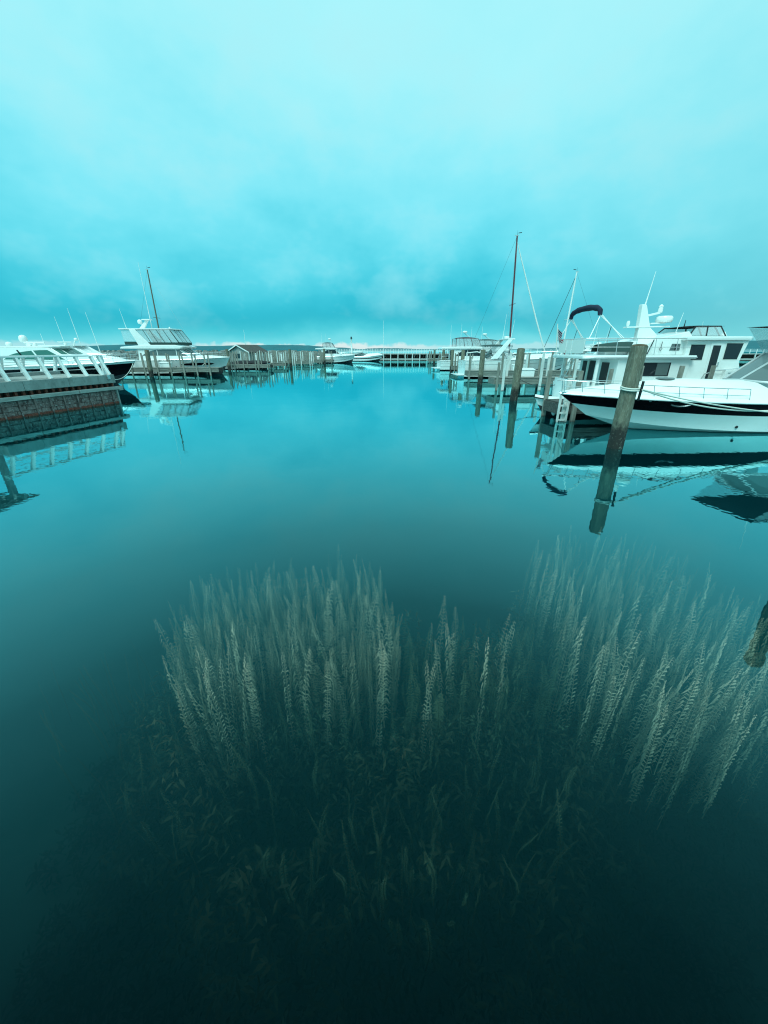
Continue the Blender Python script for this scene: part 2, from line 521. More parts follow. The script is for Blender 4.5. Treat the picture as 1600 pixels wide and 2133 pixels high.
# wooded hills across the lake
def hill(name, x0, x1, y, prof, seed, depth=500):
    r = random.Random(seed)
    n = 160
    rows = []
    for j, k in enumerate((0.0, 0.35, 0.7, 1.0)):
        row = []
        for i in range(n + 1):
            u = i / n
            h = prof(u) * (0.0, 0.62, 0.93, 1.0)[j] + (r.random() - 0.5) * 6 * (j > 0)
            row.append((x0 + (x1 - x0) * u, y + depth * k, h if j else -2))
        rows.append(row)
    mb = MB()
    mb.loft(rows, False, False)
    return tag(mb.build(name, 'hazed_forest', smooth=True), kind='structure')
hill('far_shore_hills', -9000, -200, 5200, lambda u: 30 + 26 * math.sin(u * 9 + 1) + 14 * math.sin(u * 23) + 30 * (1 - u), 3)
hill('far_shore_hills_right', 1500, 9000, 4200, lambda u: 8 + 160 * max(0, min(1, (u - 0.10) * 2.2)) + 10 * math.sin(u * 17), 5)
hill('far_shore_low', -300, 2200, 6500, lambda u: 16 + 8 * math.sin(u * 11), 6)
# ------------------------------------------------------------------ pondweed under the water
def weed_mesh(name, seed, L, lean, leaf, gap, mat_name, droop=0.35, tipper=0.7, density=2):
    """one rooted stem with arching leaves in tight ranks; origin at the root"""
    r = random.Random(seed)
    mb = MB()
    n = 10
    ph = r.random() * 6.28
    def axis(u):
        return Vector((lean[0]*u*u*L + 0.03*math.sin(u*5+ph)*u, lean[1]*u*u*L + 0.03*math.cos(u*4+ph)*u, u*L))
    mb.tube([axis(i/n) for i in range(n+1)], [0.008*(1-0.6*i/n) for i in range(n+1)], 3, False)
    k = 0
    z = L * 0.12
    vs, fs = [], []
    while z < L:
        u = z / L
        c = axis(u)
        size = leaf * min(1.0, 0.35 + (1-u)*4.0) * (0.8 + 0.4*r.random())
        k += 1
        base = 0.25*math.sin(k*0.8+ph)
        for q in range(density):
            a = base + q * 6.283/density + (r.random()-0.5)*0.5
            d = Vector((math.cos(a), math.sin(a), 0))
            w = Vector((-d.y, d.x, 0)) * size * 0.145
            up = tipper - droop*r.random()
            p1 = c + d*size*0.5 + Vector((0, 0, size*0.34*up))
            p2 = c + d*size + Vector((0, 0, -size*droop*(0.5+r.random())))
            b = len(vs)
            vs += [c - w*0.4, c + w*0.4, p1 - w, p1 + w, p2]
            fs += [(b, b+1, b+3, b+2), (b+2, b+3, b+4)]
        z += gap * (0.75 + 0.5*r.random()) * (1.0 if u < 0.9 else 0.6)
    mb.add(vs, fs)
    me = bpy.data.meshes.new(name)
    me.from_pydata(mb.v, [], mb.f)
    me.materials.append(M[mat_name])
    return me

rw = random.Random(11)
TALL = [weed_mesh('pondweed_stem', 100+i, 1.9, ((rw.random()-0.5)*0.12, (rw.random()-0.5)*0.12), 0.056+0.032*rw.random(), 0.052+0.014*rw.random(), 'weed_pale' if i % 4 else 'weed_tan', 0.55, 1.4) for i in range(14)]
LOOSE = [weed_mesh('leafy_weed', 200+i, 1.1, ((rw.random()-0.5)*0.25, (rw.random()-0.5)*0.25), 0.028+0.016*rw.random(), 0.042, 'weed_mid', 0.3, 1.3) for i in range(8)]
def in_poly(x, y, poly):
    c = False
    j = len(poly) - 1
    for i in range(len(poly)):
        (xi, yi), (xj, yj) = poly[i], poly[j]
        if (yi > y) != (yj > y) and x < (xj-xi)*(y-yi)/(yj-yi) + xi:
            c = not c
        j = i
    return c
def scatter(poly, n, seed, dmin, ztip):
    """spots in a bed given by its outline in the photo; dmin in photo pixels"""
    r = random.Random(seed)
    xs = [p[0] for p in poly]; ys = [p[1] for p in poly]
    out, tries = [], 0
    while len(out) < n and tries < n*60:
        tries += 1
        x, y = r.uniform(min(xs), max(xs)), r.uniform(min(ys), max(ys))
        if not in_poly(x, y, poly): continue
        if any((x-a)**2 + ((y-b)*0.7)**2 < dmin*dmin for a, b, _ in out): continue
        out.append((x, y, r.uniform(*ztip)))
    return out
BEDS = [
    ([(345,1290),(400,1205),(520,1180),(640,1165),(700,1140),(780,1165),(835,1230),(830,1330),(720,1370),(560,1360),(470,1400),(350,1420)], 128, 14, (-0.75,-0.35), TALL,
     'upright pale pondweed stem in the thick underwater bed left of centre', 'pondweed stems of the left bed', 'pondweed_stem'),
    ([(1090,1160),(1180,1090),(1350,1110),(1480,1180),(1600,1240),(1700,1420),(1560,1500),(1400,1470),(1260,1380),(1190,1330),(1170,1230)], 150, 13, (-0.75,-0.35), TALL,
     'upright pale pondweed stem in the hazy underwater bed at right below the stout roped pile', 'pondweed stems of the right bed', 'pondweed_stem'),
    ([(870,1260),(890,1235),(980,1240),(1010,1290),(1070,1250),(1110,1330),(1000,1400),(880,1400)], 14, 22, (-0.8,-0.4), TALL,
     'lone pale pondweed stem in the gap between the two underwater beds', 'pondweed stems between the beds', 'pondweed_stem'),
    ([(180,1560),(420,1440),(700,1420),(950,1400),(1250,1420),(1300,1650),(1150,1800),(900,1900),(600,1850),(420,1750),(220,1700)], 36, 44, (-1.3,-0.8), LOOSE,
     'loose leafy water weed in the dark thicket below the pale beds', 'leafy weeds of the near thicket', 'leafy_weed'),
]
for poly, n, dmin, zt, kinds, lab, grp, nm in BEDS:
    for i, (x, y, z) in enumerate(scatter(poly, n, len(nm)+n, dmin, zt)):
        tip = on(x, y, z)
        me = kinds[rw.randrange(len(kinds))]
        s = rw.uniform(0.72, 1.1)
        H = (1.9 if kinds is TALL else 1.1) * s
        o = link_mesh(nm, me, None, (tip.x, tip.y, tip.z - H), (rw.gauss(0, 0.035), rw.gauss(0, 0.035), rw.uniform(-0.8, 0.8)))
        o.scale = (rw.uniform(0.62, 0.95),) * 2 + (s,)
        tag(o, lab, 'water plant', grp)

# more stems than one could count fill the beds between the ones that stand out
def filler(name, jobs, mat_name, label, seed):
    rs = random.Random(seed)
    vs, fs, base = [], [], 0
    cache = {}
    for poly, n, zt, kinds, L, smin, smax in jobs:
        for (x, y, z) in scatter(poly, n, seed+n, 5, zt):
            tip = on(x, y, z)
            me = kinds[rs.randrange(len(kinds))]
            if me.name not in cache:
                co = np.empty(len(me.vertices)*3); me.vertices.foreach_get('co', co)
                cache[me.name] = (co.reshape(-1, 3), [tuple(p.vertices) for p in me.polygons])
            co, pf = cache[me.name]
            s_, w_, a = rs.uniform(smin, smax), rs.uniform(0.5, 0.85), rs.uniform(-1.2, 1.2)
            tx, ty = rs.gauss(0, 0.05), rs.gauss(0, 0.05)
            X, Y = co[:, 0]*w_, co[:, 1]*w_
            q = np.stack([X*math.cos(a)-Y*math.sin(a)+tx*co[:, 2]+tip.x, X*math.sin(a)+Y*math.cos(a)+ty*co[:, 2]+tip.y, co[:, 2]*s_+tip.z-L*s_], 1)
            vs.append(q)
            fs += [tuple(i+base for i in f) for f in pf]
            base += len(q)
    me = bpy.data.meshes.new(name)
    me.from_pydata(np.concatenate(vs).tolist(), [], fs)
    me.materials.append(M[mat_name])
    return tag(link_mesh(name, me), label, 'water weed', kind='stuff')
filler('pondweed_mass', [(BEDS[0][0], 300, (-1.1, -0.6), TALL, 1.9, 0.55, 0.95), (BEDS[1][0], 320, (-1.1, -0.6), TALL, 1.9, 0.55, 0.95)], 'weed_tan', 'dense pale pondweed growth filling the two underwater beds', 31)
filler('leafy_weed_mass', [(BEDS[3][0], 170, (-1.9, -1.0), LOOSE, 1.1, 0.4, 0.8), ([(840,1300),(1180,1250),(1200,1420),(850,1430)], 70, (-1.2, -0.7), TALL, 1.9, 0.4, 0.7), ([(60,1400),(340,1300),(360,1500),(200,1600),(80,1560)], 30, (-1.5, -0.9), LOOSE, 1.1, 0.5, 1.0)], 'weed_mid', 'thin leafy weed growth scattered through the dark near water', 33)

# the mass of weed below and between the stems: nobody could count it
def thicket(name, n, place, leafsz, mat_name, label):
    rs = np.random.RandomState(n)
    pts = place(rs, n)
    n = len(pts)
    a = rs.rand(n)*6.283
    el = (rs.rand(n)-0.3)*1.6
    d = np.stack([np.cos(a)*np.cos(el), np.sin(a)*np.cos(el), np.sin(el)], 1)
    w = np.stack([-np.sin(a), np.cos(a), (rs.rand(n)-0.5)], 1)
    s = (leafsz*(0.6+0.9*rs.rand(n)))[:, None]
    v = np.empty((n, 4, 3))
    v[:, 0] = pts
    v[:, 1] = pts + d*s*0.5 + w*s*0.12
    v[:, 2] = pts + d*s - np.array([0, 0, 0.25])*s
    v[:, 3] = pts + d*s*0.5 - w*s*0.12
    me = bpy.data.meshes.new(name)
    me.vertices.add(n*4)
    me.vertices.foreach_set('co', v.ravel())
    me.loops.add(n*4)
    me.loops.foreach_set('vertex_index', np.arange(n*4))
    me.polygons.add(n)
    me.polygons.foreach_set('loop_start', np.arange(n)*4)
    me.update()
    me.validate()
    me.materials.append(M[mat_name])
    o = link_mesh(name, me)
    return tag(o, label, 'water weed', kind='stuff')
def bedfield(x, y):
    """how high the weed stands at a place (0 none .. 1)"""
    a = np.exp(-(((x+1.4)/2.1)**2 + ((y-3.7)/1.7)**2)**1.5)
    b = np.exp(-(((x-4.0)/2.4)**2 + ((y-4.3)/2.0)**2)**1.5)
    c = np.exp(-(((x-0.0)/2.6)**2 + ((y-2.0)/1.5)**2)**1.5)
    d = 0.75*np.exp(-(((x-1.5)/1.6)**2 + ((y-3.9)/1.3)**2)**1.5)
    return np.clip(a + b + c + d, 0, 1) * (0.75 + 0.25*np.sin(x*3.1+1)*np.cos(y*2.7))
def place_main(rs, n):
    x = rs.uniform(-5, 7.5, n*3); y = rs.uniform(0.2, 7, n*3)
    # gather leaves round stalks so that the mass has clumps and gaps
    gx, gy = np.round(x/0.16)*0.16, np.round(y/0.16)*0.16
    jig = (np.sin(gx*91.7+gy*37.3)*43758.5) % 1.0
    f = bedfield(gx + 0.08*jig, gy) * (0.45 + 0.75*jig)
    keep = f > 0.12
    x, y, gx, gy, f = x[keep], y[keep], gx[keep], gy[keep], f[keep]
    x = gx + (x-gx)*0.8; y = gy + (y-gy)*0.8
    z = -2.9 + f*2.1*np.sqrt(rs.rand(len(x)))
    return np.stack([x, y, z], 1)[:n]
def place_bed(rs, n):
    x = rs.uniform(-4.2, 7.5, n*3); y = rs.uniform(2.6, 6.5, n*3)
    gx, gy = np.round(x/0.11)*0.11, np.round(y/0.11)*0.11
    jig = (np.sin(gx*71.7+gy*27.3)*43758.5) % 1.0
    f = bedfield(gx, gy) * (0.35 + 0.75*jig)
    keep = (f > 0.30) & (y > 2.9)
    x, y, gx, gy, f = x[keep], y[keep], gx[keep], gy[keep], f[keep]
    z = -2.9 + f*2.15*np.sqrt(0.3+0.7*rs.rand(len(x)))
    return np.stack([gx+(x-gx)*0.7, gy+(y-gy)*0.7, z], 1)[:n]
thicket('milfoil_undergrowth', 38000, place_bed, 0.05, 'weed_mid', 'fuzzy brownish undergrowth between the pale pondweed stems')
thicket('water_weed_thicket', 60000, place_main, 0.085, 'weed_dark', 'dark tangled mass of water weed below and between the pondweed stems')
# ------------------------------------------------------------------ piles and docks
rp = random.Random(21)
def pile_mesh(name, r, z0, z1, mat_name, seed, lump=0.05, n=14, rows=12):
    q = random.Random(seed)
    prof = [1 + lump*(q.random()-0.5)*2 for _ in range(n)]
    mb = MB()
    rings = []
    for j in range(rows+1):
        u = j/rows
        z = z0 + (z1-z0)*u
        rad = r*(1.03 - 0.06*u)
        rings.append([Vector((math.cos(6.28318*k/n)*rad*prof[k]*(1+lump*0.35*(q.random()-0.5)), math.sin(6.28318*k/n)*rad*prof[k]*(1+lump*0.35*(q.random()-0.5)), z)) for k in range(n)])
    mb.loft(rings, True, True)
    return mb
def pile(px_x, px_y, r, top, label, tilt=(0, 0), seed=1, wet=0.45, group='mooring piles', notch=False):
    """round timber mooring pile standing in the lake bed"""
    root = empty('mooring_pile', (px_x, px_y, 0), 0, label, 'pile', group)
    pile_mesh('p', r, -3.0, top, 'x', seed, 0.05, 16, 26).build('shaft', 'pile', root, True)
    mb = MB()
    mb.lathe([(r*0.93, top+0.001), (r*0.80, top+0.035), (r*0.25, top+0.05)], n=14)
    mb.build('cut_end', 'pile_end', root, True)
    root.rotation_euler = (tilt[1], tilt[0], rp.random()*0.01)
    return root
def post(mb_list, x, y, z0, z1, w, d):
    mb = MB()
    mb.bb(x-w/2, x+w/2, y-d/2, y+d/2, z0, z1)
    mb_list.append(mb)

def dock(origin, rz, length, width, top, label, posts, group='finger docks', planks=False, dark=False, fascia=0.38, name='finger_dock', end_posts=True, side=1):
    """timber dock running along its local +x; local y from 0 (face towards the camera) to width"""
    root = empty(name, (origin[0], origin[1], 0), rz, label, 'dock', group)
    fm = 'dock_wood_dark' if dark else 'dock_wood'
    nseg = max(1, round(length/4.2))
    zt = top - 0.045
    for k in range(2):
        for s in range(nseg):
            a, b = s*length/nseg, (s+1)*length/nseg
            hh = fascia/2
            o = MB().bb(a+0.006, b-0.006, -0.045+0.006*k, 0, zt-hh*(k+1)+0.008, zt-hh*k).build('fascia_board', fm, root, bevel=0.006)
        MB().bb(0, length, width, width+0.045, zt-fascia/2*(k+1)+0.008, zt-fascia/2*k).build('fascia_board', fm, root)
    MB().bb(-0.05, 0, -0.045, width+0.045, zt-fascia, zt).build('end_board', fm, root, bevel=0.006)
    MB().bb(0.01, length-0.01, 0.005, width-0.005, zt-fascia+0.05, zt-0.02).build('joists', 'shadow_timber', root)
    if planks:
        me = MB().bb(-0.069, 0.069, -0.07, width+0.07, 0, 0.042).build('deck_plank', fm, root, bevel=0.004)
        n = int(length/0.147)
        me.location = (0.07, 0, zt+0.003)
        for i in range(1, n):
            c = me.copy(); COL.objects.link(c); c.parent = root
            c.location = (0.07+i*0.147, rp.uniform(-0.01, 0.01), zt+0.003+rp.uniform(0, 0.004))
    else:
        mb = MB()
        for i in range(int(length/0.147)):
            mb.bb(0.001+i*0.147, 0.139+i*0.147, -0.07, width+0.07, zt+0.003+rp.uniform(0, 0.004), zt+0.045)
        tag(mb.build('deck_boards', fm, root), kind='stuff')
    for (x, y, ztop, w, d, white) in posts:
        p = MB().bb(-w/2, w/2, -d/2, d/2, -3.0, ztop).build('post', 'post_white' if white else 'post_wood', root, bevel=0.008)
        p.location = (x, y, 0)
        p.rotation_euler = (rp.uniform(-0.015, 0.015), rp.uniform(-0.015, 0.015), rp.uniform(-0.1, 0.1))
    return root
def pairs(length, width, n, ztop, start=0.3, white=False, gap=0.34, jitter=0.15, w=0.125, d=0.06):
    out = []
    for i in range(n):
        x = start + (length-start*2)*i/max(1, n-1)
        for y in (-0.09, width+0.09):
            out.append((x, y, ztop+rp.uniform(-jitter, jitter), w, d, white))
            if i % 2 == 0:
                out.append((x+gap, y, ztop+rp.uniform(-jitter, jitter), w, d, white))
    return out

# --- right-hand side, near to far
pile(6.4, 10.5, 0.195, 2.58, 'stout pile with rope tied round it before the black striped cruiser', (0.012, -0.01), 1, 0.62)
pile(6.33, 5.15, 0.12, 2.45, 'near pile out of frame at right seen only as a dark reflection', (0.0, 0.03), 2)
pile(6.95, 21.3, 0.20, 2.52, 'second nearest pile on the right, before the timber finger dock', (0.02, 0.01), 3)
pile(7.5, 31.6, 0.19, 2.45, 'third pile along the right, before the express cruiser with the radar arch', (0.01, 0.0), 4)
pile(8.0, 42.0, 0.19, 2.42, 'fourth pile along the right side of the fairway', (0.0, 0.0), 5)
pile(8.15, 49.5, 0.19, 2.42, 'fifth pile along the right side of the fairway', (0.0, 0.0), 6)
pile(8.6, 60.0, 0.19, 2.45, 'sixth pile on the right beside the maroon topped cabin boat', (0.0, 0.0), 7)
pile(9.0, 74.0, 0.19, 2.45, 'farthest pile on the right side of the fairway', (0.0, 0.0), 8)

F1A = R(6)
f1 = dock((6.6, 14.75), F1A, 11.5, 1.15, 0.68, 'dark wet finger dock behind the black striped cruiser with white ladder posts',
     [(0.10, -0.10, 1.55, 0.17, 0.07, True), (0.48, -0.13, 1.80, 0.16, 0.10, False), (0.02, 1.22, 1.75, 0.17, 0.07, False),
      (2.6, 1.24, 1.8, 0.16, 0.06, False), (3.9, 1.24, 1.9, 0.16, 0.06, False), (5.6, 1.24, 1.9, 0.2, 0.06, False), (7.0, 1.24, 1.9, 0.2, 0.06, False), (8.6, 1.24, 1.9, 0.2, 0.06, False)], planks=True, dark=True)
# boarding ladder at the dock end
lad = empty('boarding_ladder', (6.45, 14.52, 0), F1A, 'white boarding ladder hung at the end of the dark dock', 'ladder')
for x in (0.0, 0.33):
    MB().bb(x-0.035, x+0.035, -0.03, 0.03, -0.25, 1.5 if x < 0.1 else 1.4).build('side_rail', 'post_white', lad, bevel=0.006)
for z in (0.08, 0.34, 0.60):
    MB().bb(0.036, 0.294, -0.025, 0.025, z-0.03, z+0.03).build('rung', 'post_white', lad)

dock((7.2, 26.4), R(2), 10.0, 1.2, 0.82, 'weathered grey finger dock with tall pale posts behind the second pile',
     [(0.15, -0.1, 1.75, 0.15, 0.06, False), (0.55, -0.1, 1.95, 0.17, 0.06, True), (3.0, -0.1, 2.0, 0.17, 0.07, True), (4.0, 1.3, 2.05, 0.17, 0.07, True),
      (5.2, -0.1, 1.95, 0.16, 0.06, True), (2.2, 1.3, 2.2, 0.16, 0.06, False), (1.2, 1.3, 2.1, 0.16, 0.06, True), (6.4, -0.1, 2.0, 0.16, 0.06, False), (7.6, 1.3, 2.0, 0.16, 0.06, True), (4.5, -0.1, 2.1, 0.14, 0.06, False), (5.8, 1.3, 2.2, 0.16, 0.06, False), (3.4, 1.3, 2.0, 0.14, 0.06, False)], group='finger docks', planks=False)
dock((7.6, 36.9), R(1), 12.0, 1.2, 0.72, 'grey finger dock before the express cruiser with the radar arch',
     [(0.1, -0.1, 1.9, 0.16, 0.06, False), (0.4, 1.3, 2.0, 0.16, 0.06, False), (3.0, -0.1, 2.2, 0.2, 0.07, False), (5.2, -0.1, 2.1, 0.2, 0.07, True), (6.6, -0.1, 2.2, 0.2, 0.07, True), (7.4, -0.1, 2.3, 0.2, 0.07, False), (9.2, -0.1, 2.2, 0.2, 0.07, False), (1.6, 1.3, 2.2, 0.16, 0.06, False), (4.1, 1.3, 2.3, 0.16, 0.06, True), (5.9, 1.3, 2.2, 0.16, 0.06, False), (8.3, 1.3, 2.3, 0.18, 0.06, True), (10.4, -0.1, 2.2, 0.18, 0.06, True)])
dock((8.1, 48.9), R(1), 11.0, 1.2, 0.7, 'grey finger dock before the cabin boat with the maroon canvas', pairs(11, 1.2, 6, 2.1))
dock((8.6, 62.0), 0, 11.0, 1.2, 0.7, 'finger dock just beyond the cabin boat with the maroon canvas', pairs(11, 1.2, 6, 2.1))
dock((9.0, 84.0), 0, 11.0, 1.2, 0.7, 'farthest finger dock on the right near the boardwalk pier', pairs(11, 1.2, 6, 2.1))

# --- left-hand side
pile(-23.2, 40.6, 0.21, 2.42, 'thick pile on the left before the flybridge yacht', (0.03, 0.0), 11)
pile(-20.0, 53.0, 0.2, 2.5, 'pile on the left beside the grey hut', (0.0, 0.0), 12)
pile(-14.4, 63.5, 0.2, 2.5, 'pile on the left half way to the far cabin cruiser', (0.0, 0.0), 13)
pile(-11.3, 78.5, 0.2, 2.6, 'pile on the left just before the far cabin cruiser', (0.0, 0.0), 14)
lp = [(0.5+i*1.32, -0.1, 2.0+rp.uniform(-0.1, 0.15), 0.15, 0.06, False) for i in range(8)] + [(1.0+i*1.3, 1.3, 2.2+rp.uniform(-0.1, 0.15), 0.15, 0.06, False) for i in range(7)]
dock((-27.6, 41.9), R(1), 10.6, 1.2, 0.78, 'finger dock with a row of posts before the flybridge yacht', lp)
dock((-26.5, 53.8), R(0), 11.6, 1.3, 0.7, 'finger dock with many posts before the grey hut', pairs(11.6, 1.3, 8, 2.2))
dock((-24.0, 60.5), R(0), 9.5, 1.3, 0.7, 'second dock behind the hut dock on the left', pairs(9.5, 1.3, 7, 2.2))
dock((-24.0, 68.5), R(0), 12.0, 1.3, 0.7, 'third dock on the left with pale posts', pairs(12, 1.3, 9, 2.2, white=True))
dock((-23.0, 75.5), R(0), 11.5, 1.3, 0.7, 'fourth dock on the left with a crowd of posts', pairs(11.5, 1.3, 9, 2.25))
dock((-17.0, 80.8), R(0), 7.0, 1.3, 0.7, 'short dock alongside the far white cabin cruiser', pairs(7, 1.3, 4, 2.1))
dock((-30.0, 88.0), R(0), 17.0, 1.3, 0.7, 'long dock behind the far white cabin cruiser', pairs(17, 1.3, 12, 2.2))

# --- the concrete capped pier at the left, with sloping white railings
PA, PB = Vector((-14.62, 14.7, 0)), Vector((-13.42, 20.2, 0))
ang = math.atan2((PB-PA).y, (PB-PA).x)
PL = (PB-PA).length
PW = 3.6
pier = empty('concrete_pier', PA, ang, 'concrete capped pier with stained timber face and sloping white railings at left', 'pier')
# local x along the face (away from the camera), local y to the left (inland), face at y = 0
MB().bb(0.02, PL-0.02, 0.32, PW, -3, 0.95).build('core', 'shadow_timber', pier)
rows = [(-0.60, -0.20), (-0.19, -0.03), (0.085, 0.235), (0.245, 0.43), (0.44, 0.625)]
blk = random.Random(5)
for zi, (z0, z1) in enumerate(rows):
    x = 0.0 if zi % 2 else -0.14
    while x < PL - 0.05:
        w = blk.uniform(0.26, 0.42)
        a, b = max(0, x), min(PL, x+w)
        if b - a > 0.06:
            MB().bb(a+0.006, b-0.006, 0.05+blk.uniform(0, 0.045), 0.30, z0, z1).build('wall_block', 'wall_block', pier, bevel=0.012)
        x += w
x = 0.0
while x < PL - 0.05:
    w = blk.uniform(0.35, 0.6)
    MB().bb(x+0.004, min(PL, x+w)-0.004, 0.015+blk.uniform(0, 0.03), 0.30, -0.028, 0.082).build('rusty_waler', 'rust', pier, bevel=0.012)
    x += w
for x in np.arange(0.35, PL, 0.62):
    MB().bb(x-0.03, x+0.03, 0.01, 0.06, -0.6, 0.64).build('sheet_rib', 'wall_block', pier, bevel=0.008)
MB().bb(PL-0.05, PL+0.03, 0.0, 0.5, -0.8, 0.66).build('corner_post', 'concrete', pier, bevel=0.01)
for a, b in ((-0.4, 1.42), (1.46, 3.55), (3.59, PL+0.32)):
    MB().bb(a, b, -0.05, 0.12, 0.65, 0.80).build('fascia_board', 'fascia_pale', pier, bevel=0.012)
MB().bb(PL+0.10, PL+0.33, -0.04, 1.6, 0.60, 0.66).build('end_fender', 'fascia_pale', pier, bevel=0.01)
for x in np.arange(0.5, PL, 0.30):
    MB().bb(x-0.05, x+0.05, 0.17, 0.27, 0.80, 0.97).build('bearer_block', 'rust', pier)
for a, b in ((0.0, 1.35), (1.36, 3.25), (3.26, PL+0.02)):
    MB().bb(a, b, 0.0, 0.42, 0.975, 1.36).build('concrete_cap', 'concrete', pier, bevel=0.015)
MB().bb(0.0, PL, 0.425, PW, 1.10, 1.352).build('deck_slab', 'concrete', pier)
MB().bb(0.0, PL, PW-0.38, PW, 1.3525, 1.50).build('back_kerb', 'concrete', pier, bevel=0.01)
def rail_run(y0, lean, posts, bw, nm='railing_post'):
    for x in posts:
        p0, p1 = Vector((x, y0, 1.34)), Vector((x, y0+lean, 2.20))
        MB().bar(p0, p1, bw, 0.09, up=(1, 0, 0)).build(nm, 'white_paint', pier, bevel=0.008)
    t = Vector((0, y0+lean, 2.235))
    MB().bb(-0.1, PL+0.05, y0+lean-0.085, y0+lean+0.085, 2.195, 2.25).build('top_rail', 'white_paint', pier, bevel=0.012)
    for f in (0.36, 0.60, 0.80):
        MB().tube([(-0.1, y0+lean*f, 1.34+0.86*f), (PL+0.05, y0+lean*f, 1.34+0.86*f)], 0.012, 6).build('rail_wire', 'chrome', pier, True)
rail_run(0.10, 0.42, [0.15, 0.95, 1.75, 2.6, 3.45, 4.3, 5.1, 5.5], 0.155)
rail_run(PW-0.25, -0.34, [0.3, 1.2, 2.1, 3.0, 3.9, 4.8, 5.45], 0.15)
MB().bar((PL-0.02, 0.45, 1.34), (PL+0.10, 0.60, 2.2), 0.20, 0.09, up=(0, 1, 0)).build('railing_post', 'white_paint', pier, bevel=0.008)
MB().bb(PL-0.03, PL+0.07, 0.6, PW-0.6, 2.196, 2.246).build('end_rail', 'white_paint', pier, bevel=0.012)
# iron bollard at the pier end
bol = empty('bollard', pier.matrix_basis @ Vector((PL+0.16, 0.62, 0.0)), ang, 'small black iron mooring bollard at the corner of the concrete pier', 'bollard')
MB().lathe([(0.10, 0.975), (0.10, 1.02), (0.07, 1.03), (0.065, 1.18), (0.13, 1.20), (0.14, 1.26), (0.06, 1.29)], n=12).build('bollard_body', 'fitting_black', bol, True)
MB().bb(-0.16, 0.16, -0.15, 0.15, 0.80, 0.975).build('bracket', 'fascia_pale', bol)
MB().box((PL-0.35, -0.03, 1.26), (0.16, 0.06, 0.2)).build('ring_plate', 'chrome', pier, bevel=0.01)
# lower pier arm that leads to the left and carries a roofed shelter (seen in the water)
arm = empty('low_pier', (-24, 9.6, -0.15), 0, 'low timber pier arm left of the frame under the roofed shelter', 'pier')
MB().bb(0, 9.0, 0, 5.0, 0.6, 0.95).build('deck', 'dock_wood', arm, bevel=0.01)
for x in (0.4, 3.0, 6.0, 8.6):
    for y in (0.2, 4.8):
        MB().bb(x-0.15, x+0.15, y-0.15, y+0.15, -3, 0.6).build('leg', 'pile_wood', arm)
for x in (1.5, 4.5, 7.5):
    MB().bb(x-0.07, x+0.07, 4.78, 4.95, 0.95, 1.9).build('rail_post', 'white_paint', arm)
MB().bb(0.2, 8.6, 4.80, 4.93, 1.9, 1.98).build('rail', 'white_paint', arm)
sh = empty('pergola', (-18.6, 13.0, 0.80), 0, 'grey slatted pergola left of the frame mirrored in the water', 'pergola')
for x in (-2.9, 2.9):
    for y in (-2.3, 2.3):
        MB().bb(x-0.1, x+0.1, y-0.1, y+0.1, 0, 2.35).build('post', 'concrete', sh, bevel=0.01)
for y in (-2.3, 2.3):
    MB().bb(-3.4, 3.35, y-0.08, y+0.08, 2.352, 2.56).build('beam', 'fascia_pale', sh, bevel=0.01)
for i in range(14):
    x = -3.3 + i*0.5
    MB().bb(x-0.19, x+0.19, -3.0, 2.9, 2.562, 2.62).build('slat', 'fascia_pale', sh)
# the unseen boardwalk the photographer stands on, added to shade the near water
bw = empty('boardwalk', (0, 0, 0), 0, 'unseen timber boardwalk under the viewpoint, added to shade the near water', 'boardwalk')
MB().bb(-9, 9, -4.5, 0.28, 0.62, 0.86).build('beams', 'dock_wood_dark', bw)
mb = MB()
for i in range(33):
    mb.bb(-9, 9, -4.5+i*0.146, -4.5+i*0.146+0.138, 0.862, 0.90)
tag(mb.build('deck_boards', 'dock_wood', bw), kind='stuff')
for x in (-8, -4, 0, 4, 8):
    MB().bb(x-0.15, x+0.15, -0.5, -0.2, -3, 0.62).build('leg', 'pile_wood', bw)

# --- far boardwalk pier that closes the basin
fp = empty('boardwalk_pier', (-14.5, 99.6, 0), 0, 'long low boardwalk pier with pale posts closing the harbour', 'pier')
FL = 120.0
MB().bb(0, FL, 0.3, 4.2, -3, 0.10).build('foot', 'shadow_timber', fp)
MB().bb(0, FL, 0, 0.25, 0.12, 0.52).build('waler', 'fascia_pale', fp)
MB().bb(0, FL, 1.6, 1.9, 0.5, 1.42).build('shade_wall', 'shadow_timber', fp)  # dark sheet standing in for the shade beneath the deck
MB().bb(0, FL, 0.4, 4.0, 1.42, 1.62).build('deck', 'fascia_pale', fp)
pm = MB().bb(-0.09, 0.09, -0.12, 0.12, -3, 1.75).build('post', 'post_white', fp)
pm.location = (0.4, -0.1, 0)
k = 1
x = 2.1
while x < FL:
    c = pm.copy(); COL.objects.link(c); c.parent = fp
    c.location = (x, -0.1, 0)
    c.scale = (1, 1, 1 if k % 2 else 0.93)
    k += 1
    x += 1.75 if x < 40 else 3.5
for z in (2.05, 2.30, 2.58):
    MB().bb(0, FL, 0.5, 0.58, z-0.03, z+0.03).build('rail', 'white_paint', fp)
bm_ = MB().bb(-0.05, 0.05, 0.48, 0.60, 1.62, 2.62).build('baluster', 'white_paint', fp)
for i in range(1, 110):
    c = bm_.copy(); COL.objects.link(c); c.parent = fp
    c.location = (i*0.62 if i < 60 else 37+ (i-60)*1.6, 0, 0)
